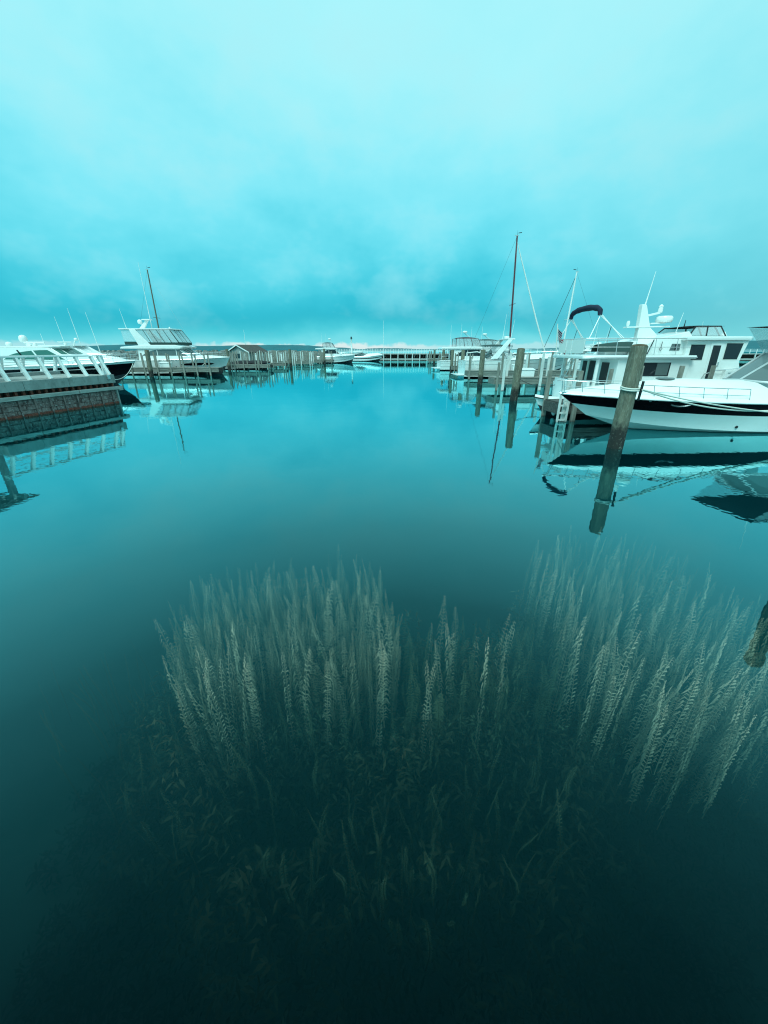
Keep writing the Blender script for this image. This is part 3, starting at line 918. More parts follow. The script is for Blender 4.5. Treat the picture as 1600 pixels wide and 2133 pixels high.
# things standing under the boardwalk: stored gear and braces break the dark band
for i in range(34):
    x = rp.uniform(0.5, 40)
    MB().bar((x, 1.2, 0.5), (x+rp.uniform(-0.6, 0.6), 1.3, 1.4), 0.09, 0.09).build('brace', 'post_wood' if i % 3 else 'white_paint', fp)
lt = empty('harbour_light', at(733, 746, 101.5).xy.to_3d() + Vector((0, 0, 1.62)), 0, 'white harbour light pole with a dark lantern on the far pier', 'light pole')
MB().lathe([(0.26, 0), (0.26, 0.3), (0.20, 0.4), (0.17, 3.2), (0.2, 3.25)], n=10).build('pole', 'white_paint', lt, True)
MB().lathe([(0.34, 3.25), (0.34, 3.3), (0.16, 3.32), (0.16, 3.6), (0.28, 3.62), (0.05, 3.75)], n=10).build('lantern', 'fitting_black', lt, True)
tm = empty('radio_mast', (0.0, 101.6, 1.62), 0, 'thin white radio mast on the far pier', 'mast')
tm.location.x = at(799, 700, 101.6).x
MB().tube([(0, 0, 0), (0, 0, 4), (0, 0, 7.2)], [0.05, 0.04, 0.02], 6).build('mast_pole', 'white_paint', tm, True)

# rubble breakwater on the left
def rubble(name, x0, x1, y, top, n, seed, label):
    rs = random.Random(seed)
    mb = MB()
    for i in range(n):
        x, f = rs.uniform(x0, x1), rs.random()
        z = -0.3 + f*(top+0.3)
        yy = y + f*3.2 + rs.uniform(-0.3, 0.3)
        s = rs.uniform(0.35, 0.75)
        vs = []
        for (a, b, c) in ((-1,-1,-1),(1,-1,-1),(1,1,-1),(-1,1,-1),(-1,-1,1),(1,-1,1),(1,1,1),(-1,1,1)):
            vs.append((x+a*s*rs.uniform(0.5, 1), yy+b*s*rs.uniform(0.5, 1), z+c*s*0.7*rs.uniform(0.5, 1)))
        mb.add(vs, [(0,3,2,1),(4,5,6,7),(0,1,5,4),(1,2,6,5),(2,3,7,6),(3,0,4,7)])
    o = mb.build(name, 'rock')
    return tag(o, label, 'rocks', kind='stuff')
rubble('rock_breakwater', -75, -14.5, 103, 2.0, 1300, 4, 'long rubble stone breakwater behind the docks on the left')
# ------------------------------------------------------------------ boats: shared builders
def V(*a): return Vector(a)
class Hull:
    """planing hull lofted from keel, chine and sheer; local +x is the bow, z = 0 the waterline"""
    def __init__(s, L, B, zb, z0, kk=0.86, kc=0.95, chine=0.12, cr=0.42, tuck=0.9, flare=0.35, full=2.3, sheer_pow=2.0, keel=-0.45):
        s.__dict__.update(L=L, B=B, zb=zb, z0=z0, kk=kk, kc=kc, ch=chine, cr=cr, tuck=tuck, flare=flare, full=full, sp=sheer_pow, keel=keel)
    def bs(s, u):
        if u < 0.42: return s.B/2*(s.tuck + (1-s.tuck)*math.sin(u/0.42*math.pi/2))
        w = (u-0.42)/0.58
        return max(0.022, s.B/2*max(0.0, 1-w**s.full)**0.85)
    def zs(s, u): return s.z0 + (s.zb-s.z0)*u**s.sp
    def zc(s, u): return s.ch + s.zb*s.cr*u**4
    def zk(s, u): return s.keel + (abs(s.keel)-0.02)*max(0, (u-0.55)/0.45)**2
    def bc(s, u): return max(0.018, s.bs(u)*(0.93-0.45*u**2.5))
    def side(s, u, v):
        b0, b1 = s.bc(u), s.bs(u)
        return V(s.L*u*(s.kc+(1-s.kc)*v), b0+(b1-b0)*v**(1+s.flare*2*u), s.zc(u)+(s.zs(u)-s.zc(u))*v)
    def xz(s, x, z, off=0.0, sgn=1):
        u = x/s.L
        for _ in range(6):
            v = (z-s.zc(u))/max(0.05, s.zs(u)-s.zc(u))
            v = min(1, max(0, v))
            u = min(1, x/(s.L*(s.kc+(1-s.kc)*v)))
        p = s.side(u, v)
        return V(p.x, (p.y+off)*sgn, z)
    def build(s, root, bands, deck='gelcoat_deck', camber=None, bottom='bottom_paint', n=22, toe=None):
        us = [1-(1-i/n)**1.35 for i in range(n+1)]
        path = [(u, -1) for u in us] + [(u, 1) for u in reversed(us)]
        for (v0, v1, nm, mt) in bands:
            k = max(1, round((v1-v0)/0.12))
            rows = []
            for j in range(k+1):
                v = v0+(v1-v0)*j/k
                rows.append([(lambda p, g: V(p.x, p.y*g, p.z))(s.side(u, v), g) for u, g in path])
            o = MB()
            o.loft(rows, False, False)
            o.build(nm, mt, root, True)
        def kp(u, g): return V(s.L*u*s.kk, 0.006*g, s.zk(u))
        o = MB()
        o.loft([[kp(u, g) for u, g in path], [(lambda p, g: V(p.x, p.y*g, p.z))(s.side(u, 0), g) for u, g in path]], False, False)
        o.build('hull_bottom', bottom, root, True)
        tr = [s.side(0, v) for v in (0, 0.25, 0.5, 0.75, 1)]
        o = MB()
        pts = [kp(0, 1)] + tr + [V(p.x, -p.y, p.z) for p in reversed(tr)]
        o.add(pts, [tuple(range(len(pts)))])
        o.build('transom', bands[0][3], root)
        cam_ = camber or (lambda u: 0.06)
        rows = []
        for u in us:
            b, z = s.bs(u), s.zs(u)
            rows.append([V(s.L*u, b*v, z+0.004+cam_(u)*(1-abs(v)**2.2)) for v in (-1,-.93,-.8,-.6,-.35,0,.35,.6,.8,.93,1)])
        o = MB()
        o.loft(rows, False, False)
        s.deck = o.build('deck', deck, root, True)
        if toe:
            for g in (-1, 1):
                o = MB()
                o.tube([V(s.L*u, s.bs(u)*g, s.zs(u)-0.01) for u in us], toe[0], 6)
                o.build('rub_rail', toe[1], root, True)
        return s
    def patch(s, root, name, mt, x0, x1, z0, z1, sgn, n=10, taper=True):
        """a dark almond shaped window let into the topside"""
        up, lo = [], []
        for i in range(n+1):
            f = i/n
            x = x0+(x1-x0)*f
            h = (4*f*(1-f))**0.35 if taper else 1.0
            zm = (z0+z1)/2 + (z1-z0)*0.25*(f-0.5)
            up.append(s.xz(x, zm+(z1-z0)/2*h, 0.012, sgn)); lo.append(s.xz(x, zm-(z1-z0)/2*h, 0.012, sgn))
        o = MB(); o.loft([lo, up], False, False)
        return o.build(name, mt, root, True)

class Side:
    """planar side wall y = w + wz*(z-zr) + wx*(x-xr)"""
    def __init__(s, w, zr=0, wz=0, xr=0, wx=0): s.__dict__.update(w=w, zr=zr, wz=wz, xr=xr, wx=wx)
    def __call__(s, x, z): return s.w + s.wz*(z-s.zr) + s.wx*(x-s.xr)
def house(root, name, mt, prof, sd, smooth=False, bevel=0.02):
    a = [V(x, sd(x, z), z) for x, z in prof]
    b = [V(x, -sd(x, z), z) for x, z in prof]
    n = len(prof)
    o = MB()
    o.add(a+b, [tuple(range(n)), tuple(reversed(range(n, 2*n)))] + [(i, (i+1) % n, n+(i+1) % n, n+i) for i in range(n)])
    return o.build(name, mt, root, smooth, bevel)
def plate(root, name, mt, poly, sd, off=0.006, sides=(-1, 1), th=0.02):
    r = None
    for g in sides:
        o = MB()
        o.slab([V(x, g*(sd(x, z)+off-th), z) for x, z in poly], (0, g, 0), th)
        r = o.build(name, mt, root)
    return r
def arc(x0, x1, z0, z1, n=8, p=0.5):
    """points of an arched top edge from (x0,z0) up to z1 and down to (x1,z0)"""
    return [(x0+(x1-x0)*i/n, z0+(z1-z0)*(4*(i/n)*(1-i/n))**p) for i in range(n+1)]
def panes(root, base, top, glass, frame, r=0.02, name='windshield_pane'):
    """raked screen of flat panes between a lower and an upper line, with bars"""
    for i in range(len(base)-1):
        o = MB()
        n = (base[i+1]-base[i]).cross(top[i]-base[i])
        o.slab([base[i], base[i+1], top[i+1], top[i]], n, 0.008)
        o.build(name, glass, root)
    o = MB()
    o.tube(top, r, 6); o.tube(base, r, 6)
    for a, b in zip(base, top): o.tube([a, b], r, 6)
    return o.build('windshield_frame', frame, root, True)
def top_slab(root, name, mt, pts, z, th, bevel=0.03):
    o = MB(); o.slab([V(x, y, z) for x, y in pts], (0, 0, 1), th)
    return o.build(name, mt, root, True, bevel)
def plan(x0, x1, w0, w1, rnd=0.25):
    return [(x0, -w0), (x1-rnd*1.2, -w1), (x1-rnd*0.35, -w1*0.75), (x1, -w1*0.3), (x1, w1*0.3), (x1-rnd*0.35, w1*0.75), (x1-rnd*1.2, w1), (x0, w0)]
def whip(root, p, h, lean=(0, 0), r=0.018, mt='white_paint', name='antenna'):
    p = Vector(p)
    o = MB()
    q = p + V(lean[0]*h, lean[1]*h, h)
    o.tube([p, p.lerp(q, 0.25), p.lerp(q, 0.6), q], [r*1.5, r*1.1, r*0.8, r*0.5], 6)
    return o.build(name, mt, root, True)
def dome(root, p, r=0.24, h=0.4, name='satellite_dome'):
    o = MB(); o.lathe([(r*0.75, 0), (r*0.95, h*0.2), (r, h*0.5), (r*0.86, h*0.78), (r*0.5, h*0.95), (r*0.1, h)], p, 14)
    return o.build(name, 'gelcoat', root, True)
def radome(root, p, r=0.3, h=0.22):
    o = MB(); o.lathe([(r*0.9, 0), (r, h*0.25), (r, h*0.7), (r*0.85, h*0.95), (r*0.3, h)], p, 16)
    return o.build('radar_dome', 'gelcoat', root, True)
def open_array(root, p, w=1.2, a=0.3):
    p = Vector(p)
    o = MB(); o.lathe([(0.12, 0), (0.14, 0.15), (0.08, 0.2)], p, 10)
    o.build('radar_pedestal', 'gelcoat', root, True)
    d = V(math.cos(a), math.sin(a), 0)*w/2
    return MB().bar(p+V(0, 0, 0.26)-d, p+V(0, 0, 0.26)+d, 0.12, 0.1).build('radar_bar', 'gelcoat', root, bevel=0.02)
def deck_rail(root, H, us, h, sides=(-1, 1), mid=True, r=0.014, inset=0.06, lean=0.0, close=True, mt='chrome'):
    """pulpit rail on stanchions along the sheer"""
    tops = {}
    for g in sides:
        pts, bas = [], []
        for u in us:
            b = max(0.05, H.bs(u)-inset)
            bas.append(V(H.L*u, b*g, H.zs(u)+0.01))
            pts.append(V(H.L*u+lean, b*g, H.zs(u)+h))
        for p, q in zip(bas, pts):
            MB().tube([p, q], r*0.85, 5).build('stanchion', mt, root, True)
        if mid:
            MB().tube([p.lerp(q, 0.5) for p, q in zip(bas, pts)], r*0.6, 5).build('mid_rail', mt, root, True)
        tops[g] = pts
    if len(sides) == 2 and close:
        path = tops[-1] + [V(tops[-1][-1].x+0.18, 0, tops[-1][-1].z)] + list(reversed(tops[1]))
        MB().tube(path, r, 6).build('rail', mt, root, True)
    else:
        for g in sides: MB().tube(tops[g], r, 6).build('rail', mt, root, True)
def cleat(root, p, a=0.0):
    p = Vector(p); d = V(math.cos(a), math.sin(a), 0)
    o = MB(); o.tube([p-d*0.13+V(0,0,0.06), p+d*0.13+V(0,0,0.06)], 0.014, 6)
    o.tube([p-d*0.05, p-d*0.05+V(0,0,0.06)], 0.012, 5); o.tube([p+d*0.05, p+d*0.05+V(0,0,0.06)], 0.012, 5)
    return o.build('cleat', 'chrome', root, True)
def fender(root, p, h=0.55, r=0.11, mt='gelcoat'):
    o = MB(); o.lathe([(0.03, 0), (r*0.8, 0.05), (r, 0.14), (r, h-0.14), (r*0.8, h-0.05), (0.03, h)], p, 10)
    return o.build('fender', mt, root, True)

def express(name, label, loc, rz, L, B, zb, z0, bands, hard=True, cabin=(0.30, 0.68), top=2.6, arch=True, canvas='green_canvas', glass='green_glass', group='moored motor boats', camb=0.28, rails=True, detail=2):
    """express cruiser: long foredeck, raked screen, hardtop or canvas, radar arch"""
    root = empty(name, loc, rz, label, 'boat', group)
    H = Hull(L, B, zb, z0)
    H.build(root, bands, camber=lambda u: camb*max(0, min(1, (u-0.30)/0.2))*max(0, min(1, (1-u)/0.16)) + 0.04, toe=(0.03, 'chrome'))
    x0, x1 = cabin[0]*L, cabin[1]*L
    zd = H.zs(cabin[1]) + 0.02
    w = H.bs(cabin[0])*0.86
    sd = Side(w, zd, -0.10, x0, -0.02)
    xs_ = x1 - (top-zd)*1.55
    if hard:
        house(root, 'cabin', 'gelcoat', [(x0, zd-0.1), (x0+0.15, top), (xs_, top), (x1, zd+0.10), (x1, zd-0.1)], sd)
        wz0, wz1 = zd+(top-zd)*0.28, zd+(top-zd)*0.86
        xa = x0+(x1-x0)*0.20
        ap = arc(xa, xs_*2-xa, wz0, wz1, 14, 0.62)[:8]
        plate(root, 'side_window', glass, [(xa, wz0)] + ap[1:] + [(xs_+0.15, wz1), (x1-(wz0-zd)*1.4, wz0)], sd)
        for f in (0.38, 0.72):
            xm = xa+(xs_-xa)*f
            plate(root, 'window_bar', 'black_gelcoat' if f < .5 else 'gelcoat', [(xm+0.25, wz0), (xm+0.37, wz0), (xm-0.02, wz1), (xm-0.14, wz1)], sd, 0.014)
        base = [V(x1-0.22, y, zd+0.14) for y in (-w*0.72, -w*0.25, w*0.25, w*0.72)]
        tp = [V(xs_+0.08, y*0.9, top-0.08) for y in (-w*0.72, -w*0.25, w*0.25, w*0.72)]
        panes(root, [b+V(0.03, 0, 0.03) for b in base], [t+V(0.05, 0, 0.02) for t in tp], glass, 'gelcoat', 0.025)
        top_slab(root, 'hardtop', 'gelcoat', plan(x0-0.55, xs_+0.35, w*0.92, w*0.80, 0.5), top+0.005, 0.10, 0.035)
    else:
        zt = zd + 0.62
        base = [V(x0+0.2, -w, zd+0.02), V((x0+x1)/2, -w*0.98, zd+0.05), V(x1-0.45, -w*0.78, zd+0.12), V(x1, -w*0.3, zd+0.18), V(x1, w*0.3, zd+0.18), V(x1-0.45, w*0.78, zd+0.12), V((x0+x1)/2, w*0.98, zd+0.05), V(x0+0.2, w, zd+0.02)]
        tp = [V(x0+0.15, -w*0.95, zd+0.30), V((x0+x1)/2-0.4, -w*0.9, zt), V(x1-1.15, -w*0.7, zt+0.02), V(x1-0.85, -w*0.28, zt+0.03), V(x1-0.85, w*0.28, zt+0.03), V(x1-1.15, w*0.7, zt+0.02), V((x0+x1)/2-0.4, w*0.9, zt), V(x0+0.15, w*0.95, zd+0.30)]
        panes(root, base, tp, glass, 'black_canvas', 0.022)
        # canvas enclosure over the cockpit
        o = MB()
        xc0, xc1 = x0-0.9, x1-0.95
        rows = [[V(xc0+(xc1-xc0)*i/8, w*0.94*g, top-0.14+0.14*math.sin(3.14159*i/8)**0.6*(1-abs(g)**3)) for g in (-1, -.7, -.35, 0, .35, .7, 1)] for i in range(9)]
        o.loft(rows, False, False); o.build('canvas_top', canvas, root, True)
        for g in (-1, 1):
            o = MB(); o.slab([V(xc1-0.3, g*w*0.92, zt+0.02), V(xc0+0.9, g*w*0.92, zd+0.28), V(xc0+0.6, g*w*0.92, top-0.16), V(xc1, g*w*0.92, top-0.16)], (0, g, 0), 0.006)
            o.build('side_curtain', 'clear_vinyl', root)
            MB().tube([V(xc0+0.9, g*w*0.935, zd+0.28), V(xc0+0.6, g*w*0.935, top-0.14), V(xc1, g*w*0.935, top-0.14), V(xc1-0.3, g*w*0.935, zt+0.02)], 0.03, 5).build('curtain_edge', canvas, root, True)
    if arch:
        za = top + 0.42
        for g in (-1, 1):
            o = MB(); o.slab([V(x0-0.2, g*w, zd+0.05), V(x0+0.45, g*w, zd+0.05), V(x0+1.75, g*w*0.9, za), V(x0+1.35, g*w*0.9, za)], (0, g, 0), 0.10)
            o.build('arch_leg', 'gelcoat', root, bevel=0.02)
        MB().bb(x0+1.30, x0+1.95, -w*0.97, w*0.97, za-0.03, za+0.09).build('arch_top', 'gelcoat', root, bevel=0.03)
        radome(root, V(x0+1.6, 0, za+0.10), 0.26, 0.2)
        whip(root, V(x0+1.6, w*0.8, za+0.08), 2.2, (0.06, 0))
        whip(root, V(x0+1.6, -w*0.8, za+0.08), 1.6, (0.12, 0))
    if rails:
        deck_rail(root, H, [cabin[1]-0.02, 0.76, 0.84, 0.91, 0.965], 0.55)
    MB().bb(-0.75, 0.02, -B*0.40, B*0.40, 0.22, 0.30).build('swim_platform', 'gelcoat', root, bevel=0.02)
    return root, H
# ------------------------------------------------------------------ the near cruiser at right, white with a black band
rzD = math.pi + R(6)
LD = 10.8
tipD = V(5.70, 13.02, 0)
D = empty('motor_cruiser', tipD - V(math.cos(rzD), math.sin(rzD), 0)*LD, rzD, 'white motor cruiser with broad black band, bow pointing left, nearest on the right', 'boat', 'moored motor boats')
HD = Hull(LD, 3.1, 1.20, 0.92, kk=0.76, kc=0.90, chine=0.05, cr=0.36, full=1.9, flare=0.5)
HD.build(D, [(0, 0.55, 'hull', 'gelcoat'), (0.55, 0.965, 'hull_band', 'black_gelcoat'), (0.965, 1.0, 'gunwale', 'gelcoat')],
         camber=lambda u: 0.56*max(0, min(1, (1-u)/0.36))**0.8 * max(0, min(1, (u-0.28)/0.12)) + 0.03, toe=(0.028, 'gelcoat'), bottom='antifoul')
deck_rail(D, HD, [0.50, 0.565, 0.63, 0.695, 0.76, 0.825, 0.885, 0.94, 0.985], 0.40, mid=True, r=0.013, inset=0.10, lean=0.10)
for g in (-1, 1):
    # horn of bright trim let into the black band
    o = MB(); o.tube([HD.xz(7.15+0.055*i, 0.92-0.05*math.sin(3.14159*i/10), 0.02, g) for i in range(11)], [0.012]+[0.024]*9+[0.012], 6)
    o.build('band_vent', 'chrome', D, True)
    o = MB(); o.tube([HD.xz(8.30+0.02*i, 1.02, 0.01, g) for i in range(4)], 0.02, 6); o.build('bow_light', 'chrome', D, True)
    o = MB(); o.lathe([(0.045, 0), (0.045, 0.02), (0.02, 0.03)], n=10)
    q = o.build('drain', 'fitting_black', D, True); q.location = HD.xz(5.35, 0.22, 0.0, g); q.rotation_euler = (-g*R(90), 0, 0)
cleat(D, V(6.1, 1.32, HD.zs(0.56)+0.02)); cleat(D, V(9.4, 0.42, HD.zs(0.88)+0.06)); cleat(D, V(9.4, -0.42, HD.zs(0.88)+0.06))
MB().bb(10.2, 10.75, -0.11, 0.11, 1.195, 1.25).build('bow_roller', 'chrome', D, bevel=0.01)
o = MB(); o.lathe([(0.26, 0), (0.28, 0.03), (0.24, 0.055), (0.05, 0.06)], n=16); q = o.build('deck_hatch', 'grey_glass', D, True); q.location = (7.2, 0, HD.zs(0.67)+0.55)
# raked screen, canvas roof and arch aft (mostly out of frame, mirrored in the water)
zf = 1.46
base = [V(3.4, 1.36, zf-0.16), V(4.6, 1.30, zf-0.08), V(5.25, 0.85, zf+0.06), V(5.5, 0, zf+0.10), V(5.25, -0.85, zf+0.06), V(4.6, -1.30, zf-0.08), V(3.4, -1.36, zf-0.16)]
top = [V(2.6, 1.28, 2.02), V(3.5, 1.22, 2.30), V(4.0, 0.80, 2.36), V(4.15, 0, 2.38), V(4.0, -0.80, 2.36), V(3.5, -1.22, 2.30), V(2.6, -1.28, 2.02)]
base = [p-V(1.05, 0, 0) for p in base]; top = [p-V(1.05, 0, -0.03) for p in top]
panes(D, base, top, 'grey_glass', 'aluminium', 0.035)
o = MB(); rows = [[V(0.3+3.2*i/8, 1.3*g, 3.12+0.22*math.sin(3.14159*min(1, i/7.0))*(1-abs(g)**2.5)+0.10*(i/8)) for g in (-1, -.7, -.35, 0, .35, .7, 1)] for i in range(9)]
o.loft(rows, False, False); o.build('canvas_top', 'black_canvas', D, True)
for g in (-1, 1):
    o = MB(); o.slab([V(2.5, g*1.23, 2.36), V(1.4, g*1.29, 1.9), V(1.0, g*1.29, 3.12), V(3.4, g*1.27, 3.2)], (0, g, 0), 0.006); o.build('side_curtain', 'clear_vinyl', D)
    o = MB(); o.slab([V(0.9, g*1.42, 1.0), V(1.6, g*1.42, 1.0), V(1.0, g*1.28, 3.3), V(0.5, g*1.28, 3.3)], (0, g, 0), 0.09); o.build('arch_leg', 'gelcoat', D, bevel=0.02)
MB().bb(0.3, 1.05, -1.36, 1.36, 3.3, 3.42).build('arch_top', 'gelcoat', D, bevel=0.03)
radome(D, V(0.7, 0, 3.43)); whip(D, V(0.6, 1.2, 3.42), 2.4, (-0.15, 0)); whip(D, V(0.6, -1.2, 3.42), 2.4, (-0.15, 0))
# mooring lines from the pile to the cruiser
P1 = V(6.42, 10.49, 0)
def sag(a, b, s, n=14):
    return [a.lerp(b, i/n) - V(0, 0, s*4*(i/n)*(1-i/n)) for i in range(n+1)]
rope1 = empty('mooring_rope', (6.42, 10.49, 1.53), 0, 'pale mooring rope looped round the stout pile and running right along the cruiser', 'rope')
kz = P1 + V(0.0, 0.0, 1.55)
lp = [V(math.cos(a)*0.212, math.sin(a)*0.212, 0.03*math.sin(a)+0.02) for a in [6.2832*i/16 for i in range(17)]]
o = MB(); o.tube(lp, 0.022, 6); o.tube([p+V(0, 0, 0.045) for p in lp], 0.022, 6); o.build('loop', 'rope', rope1, True)
MB().tube([p-V(6.42, 10.49, 1.53) for p in sag(kz+V(0.22, -0.18, 0.0), V(13.4, 12.15, 0.62), 0.12)], 0.021, 6).build('line', 'rope', rope1, True)
MB().tube([p-V(6.42, 10.49, 1.53) for p in sag(kz+V(0.22, -0.18, 0.0), V(13.4, 12.2, 0.93), 0.34)], 0.021, 6).build('line', 'rope', rope1, True)
MB().bar((0.24, -0.08, -0.26), (0.26, -0.08, 0.22), 0.05, 0.05).build('cleat_bar', 'fitting_black', rope1, bevel=0.008)

# ------------------------------------------------------------------ trawler yacht behind it
Eb = empty('trawler_yacht', (8.6, 18.75, 0), R(1.5), 'white trawler yacht with pilothouse, boat deck and folded navy bimini behind the near cruiser', 'boat', 'moored motor boats')
HE = Hull(11.8, 3.55, 1.9, 1.02, kk=0.93, kc=0.97, chine=0.2, cr=0.2, tuck=0.95, full=2.8)
HE.build(Eb, [(0, 0.86, 'hull', 'gelcoat'), (0.86, 1.0, 'bulwark', 'gelcoat')], camber=lambda u: 0.02, toe=(0.04, 'gelcoat'))
sdS = Side(1.58, 1.0, -0.01)
house(Eb, 'saloon', 'gelcoat', [(1.15, 0.9), (1.15, 2.14), (4.2, 2.14), (4.2, 0.9)], sdS)
plate(Eb, 'saloon_window', 'dark_glass', [(2.05, 1.46), (3.40, 1.46), (3.40, 2.00), (2.05, 2.00)], sdS, 0.012)
plate(Eb, 'window_blind', 'grey_glass', [(2.82, 1.49), (3.34, 1.49), (3.34, 1.97), (2.82, 1.97)], sdS, 0.017)
plate(Eb, 'window_trim', 'gelcoat', [(1.98, 2.0), (3.47, 2.0), (3.47, 2.05), (1.98, 2.05)], sdS, 0.02)
# aft bulkhead with two dark openings
for (ya, yb, za, zb_) in ((-0.95, -0.42, 1.10, 1.98), (0.05, 0.62, 0.95, 2.02), (0.85, 1.25, 0.95, 2.0)):
    MB().bb(1.11, 1.148, ya, yb, za, zb_).build('aft_door' if ya > 0 else 'aft_window', 'interior', Eb)
MB().bb(1.10, 1.145, 0.64, 0.83, 0.95, 2.05).build('door_frame', 'gelcoat_cream', Eb)
# boat deck and its posts
top_slab(Eb, 'boat_deck', 'gelcoat', [(-0.35, -1.45), (0.1, -1.68), (4.3, -1.74), (4.3, 1.74), (0.1, 1.68), (-0.35, 1.45)], 2.14, 0.14, 0.03)
for g in (-1, 1):
    MB().bb(0.25, 0.36, g*1.52-0.05, g*1.52+0.05, 1.0, 2.13).build('deck_post', 'gelcoat', Eb, bevel=0.01)
    MB().tube([V(-0.30, g*1.45, 2.20), V(0.1, g*1.69, 2.20), V(4.3, g*1.75, 2.20)], 0.03, 6).build('deck_trim', 'aluminium', Eb, True)
# pilothouse
sdP = Side(1.56, 1.0, -0.05)
house(Eb, 'pilothouse', 'gelcoat', [(3.95, 0.95), (3.95, 2.84), (6.55, 2.84), (6.35, 2.05), (6.7, 1.1), (6.7, 0.95)], sdP)
for g in (-1, 1):
    for poly in ([(4.12, 2.10), (4.72, 2.10), (4.72, 2.69), (4.12, 2.69)], [(5.62, 2.12), (6.22, 2.12), (6.32, 2.74), (5.62, 2.74)]):
        cx = sum(p[0] for p in poly)/4; cz = sum(p[1] for p in poly)/4
        wf = plate(Eb, 'window', 'gelcoat_cream', [(cx+(x-cx)*1.08, cz+(z-cz)*1.08) for x, z in poly], sdP, 0.007, (g,))
        plate(wf, 'pane', 'dark_glass', poly, sdP, 0.012, (g,))
    dr = plate(Eb, 'door', 'gelcoat', [(4.95, 1.05), (5.48, 1.05), (5.48, 2.78), (4.95, 2.78)], sdP, 0.022, (g,))
    plate(dr, 'pane', 'dark_glass', [(5.05, 1.35), (5.38, 1.35), (5.38, 2.66), (5.05, 2.66)], sdP, 0.030, (g,))
    plate(dr, 'handle', 'chrome', [(5.42, 1.85), (5.455, 1.85), (5.455, 2.02), (5.42, 2.02)], sdP, 0.06, (g,), th=0.03)
fb = [V(6.42, y, 2.10) for y in (-1.35, -0.45, 0.45, 1.35)]; ft = [V(6.60, y, 2.74) for y in (-1.32, -0.45, 0.45, 1.32)]
panes(Eb, fb, ft, 'dark_glass', 'gelcoat', 0.03)
top_slab(Eb, 'pilothouse_roof', 'gelcoat', plan(3.75, 7.15, 1.66, 1.55, 0.5), 2.845, 0.16, 0.05)
MB().tube([V(4.75, -1.64, 1.15), V(4.9, -1.66, 1.55), V(5.3, -1.67, 1.68), V(7.5, -1.62, 1.85)], 0.022, 6).build('grab_rail', 'chrome', Eb, True)
bx = MB().bb(5.75, 6.28, -1.70, -1.53, 1.15, 1.72).build('life_ring_box', 'gelcoat', Eb, bevel=0.03)
MB().bb(5.90, 6.12, -1.715, -1.703, 1.36, 1.50).build('box_label', 'dark_glass', bx)
MB().bb(5.86, 6.16, -1.715, -1.703, 1.58, 1.61).build('box_label', 'aluminium', bx)
# flybridge console with its small window
sdC = Side(1.34, 2.28, -0.08)
house(Eb, 'flybridge_console', 'gelcoat', [(2.15, 2.281), (2.30, 2.70), (2.75, 2.93), (4.05, 3.20), (4.35, 2.86), (4.35, 2.281)], sdC, bevel=0.03)
plate(Eb, 'console_window', 'grey_glass', [(3.35, 2.46), (3.78, 2.46), (3.78, 2.72), (3.42, 2.72)], sdC, 0.012)
plate(Eb, 'window_bar', 'dark_glass', [(3.56, 2.46), (3.62, 2.46), (3.62, 2.72), (3.56, 2.72)], sdC, 0.018)
MB().tube([V(4.08, -1.36, 2.36), V(4.16, -1.38, 2.44), V(4.16, -1.37, 2.72), V(4.08, -1.33, 2.80)], 0.016, 6).build('grab_handle', 'chrome', Eb, True)
MB().tube([V(2.95, -1.36, 2.80), V(2.92, -1.40, 2.62), V(2.86, -1.40, 2.50), V(2.92, -1.40, 2.44), V(2.98, -1.40, 2.52), V(2.93, -1.40, 2.60)], 0.012, 5).build('hung_line', 'dark_line', Eb, True)
MB().bar((2.55, -1.40, 2.88), (2.35, -1.46, 2.32), 0.03, 0.03).build('hung_strap', 'dark_line', Eb)
# canvas dodger over the helm
dz0, dz1 = 3.005, 3.42
dbase = [V(4.15, -1.15, dz0), V(5.75, -1.15, dz0), V(6.05, -0.5, dz0), V(6.05, 0.5, dz0), V(5.75, 1.15, dz0), V(4.15, 1.15, dz0)]
dtop = [V(4.50, -0.95, dz1-0.02), V(5.55, -0.98, dz1-0.02), V(5.72, -0.45, dz1), V(5.72, 0.45, dz1), V(5.55, 0.98, dz1-0.02), V(4.50, 0.95, dz1-0.02)]
panes(Eb, dbase, dtop, 'clear_vinyl', 'black_canvas', 0.03, 'dodger_pane')
MB().tube([V(4.9, -1.15, dz0), V(5.0, -0.96, dz1)], 0.03, 5).build('dodger_bar', 'black_canvas', Eb, True)
o = MB(); o.loft([[V(4.42+1.35*i/5, 0.99*g, dz1-0.03+0.06*math.sin(3.14159*i/5)*(1-g*g)+0.02) for g in (-1, -.5, 0, .5, 1)] for i in range(6)], False, False); o.build('dodger_top', 'black_canvas', Eb, True)
whip(Eb, V(4.7, 0, dz1), 0.28, (0, 0), 0.02, 'fitting_black', 'burgee_stick')
MB().lathe([(0.12, 3.005), (0.14, 3.05), (0.03, 3.22)], (6.35, -0.3, 0), 10).build('horn', 'gelcoat', Eb, True)
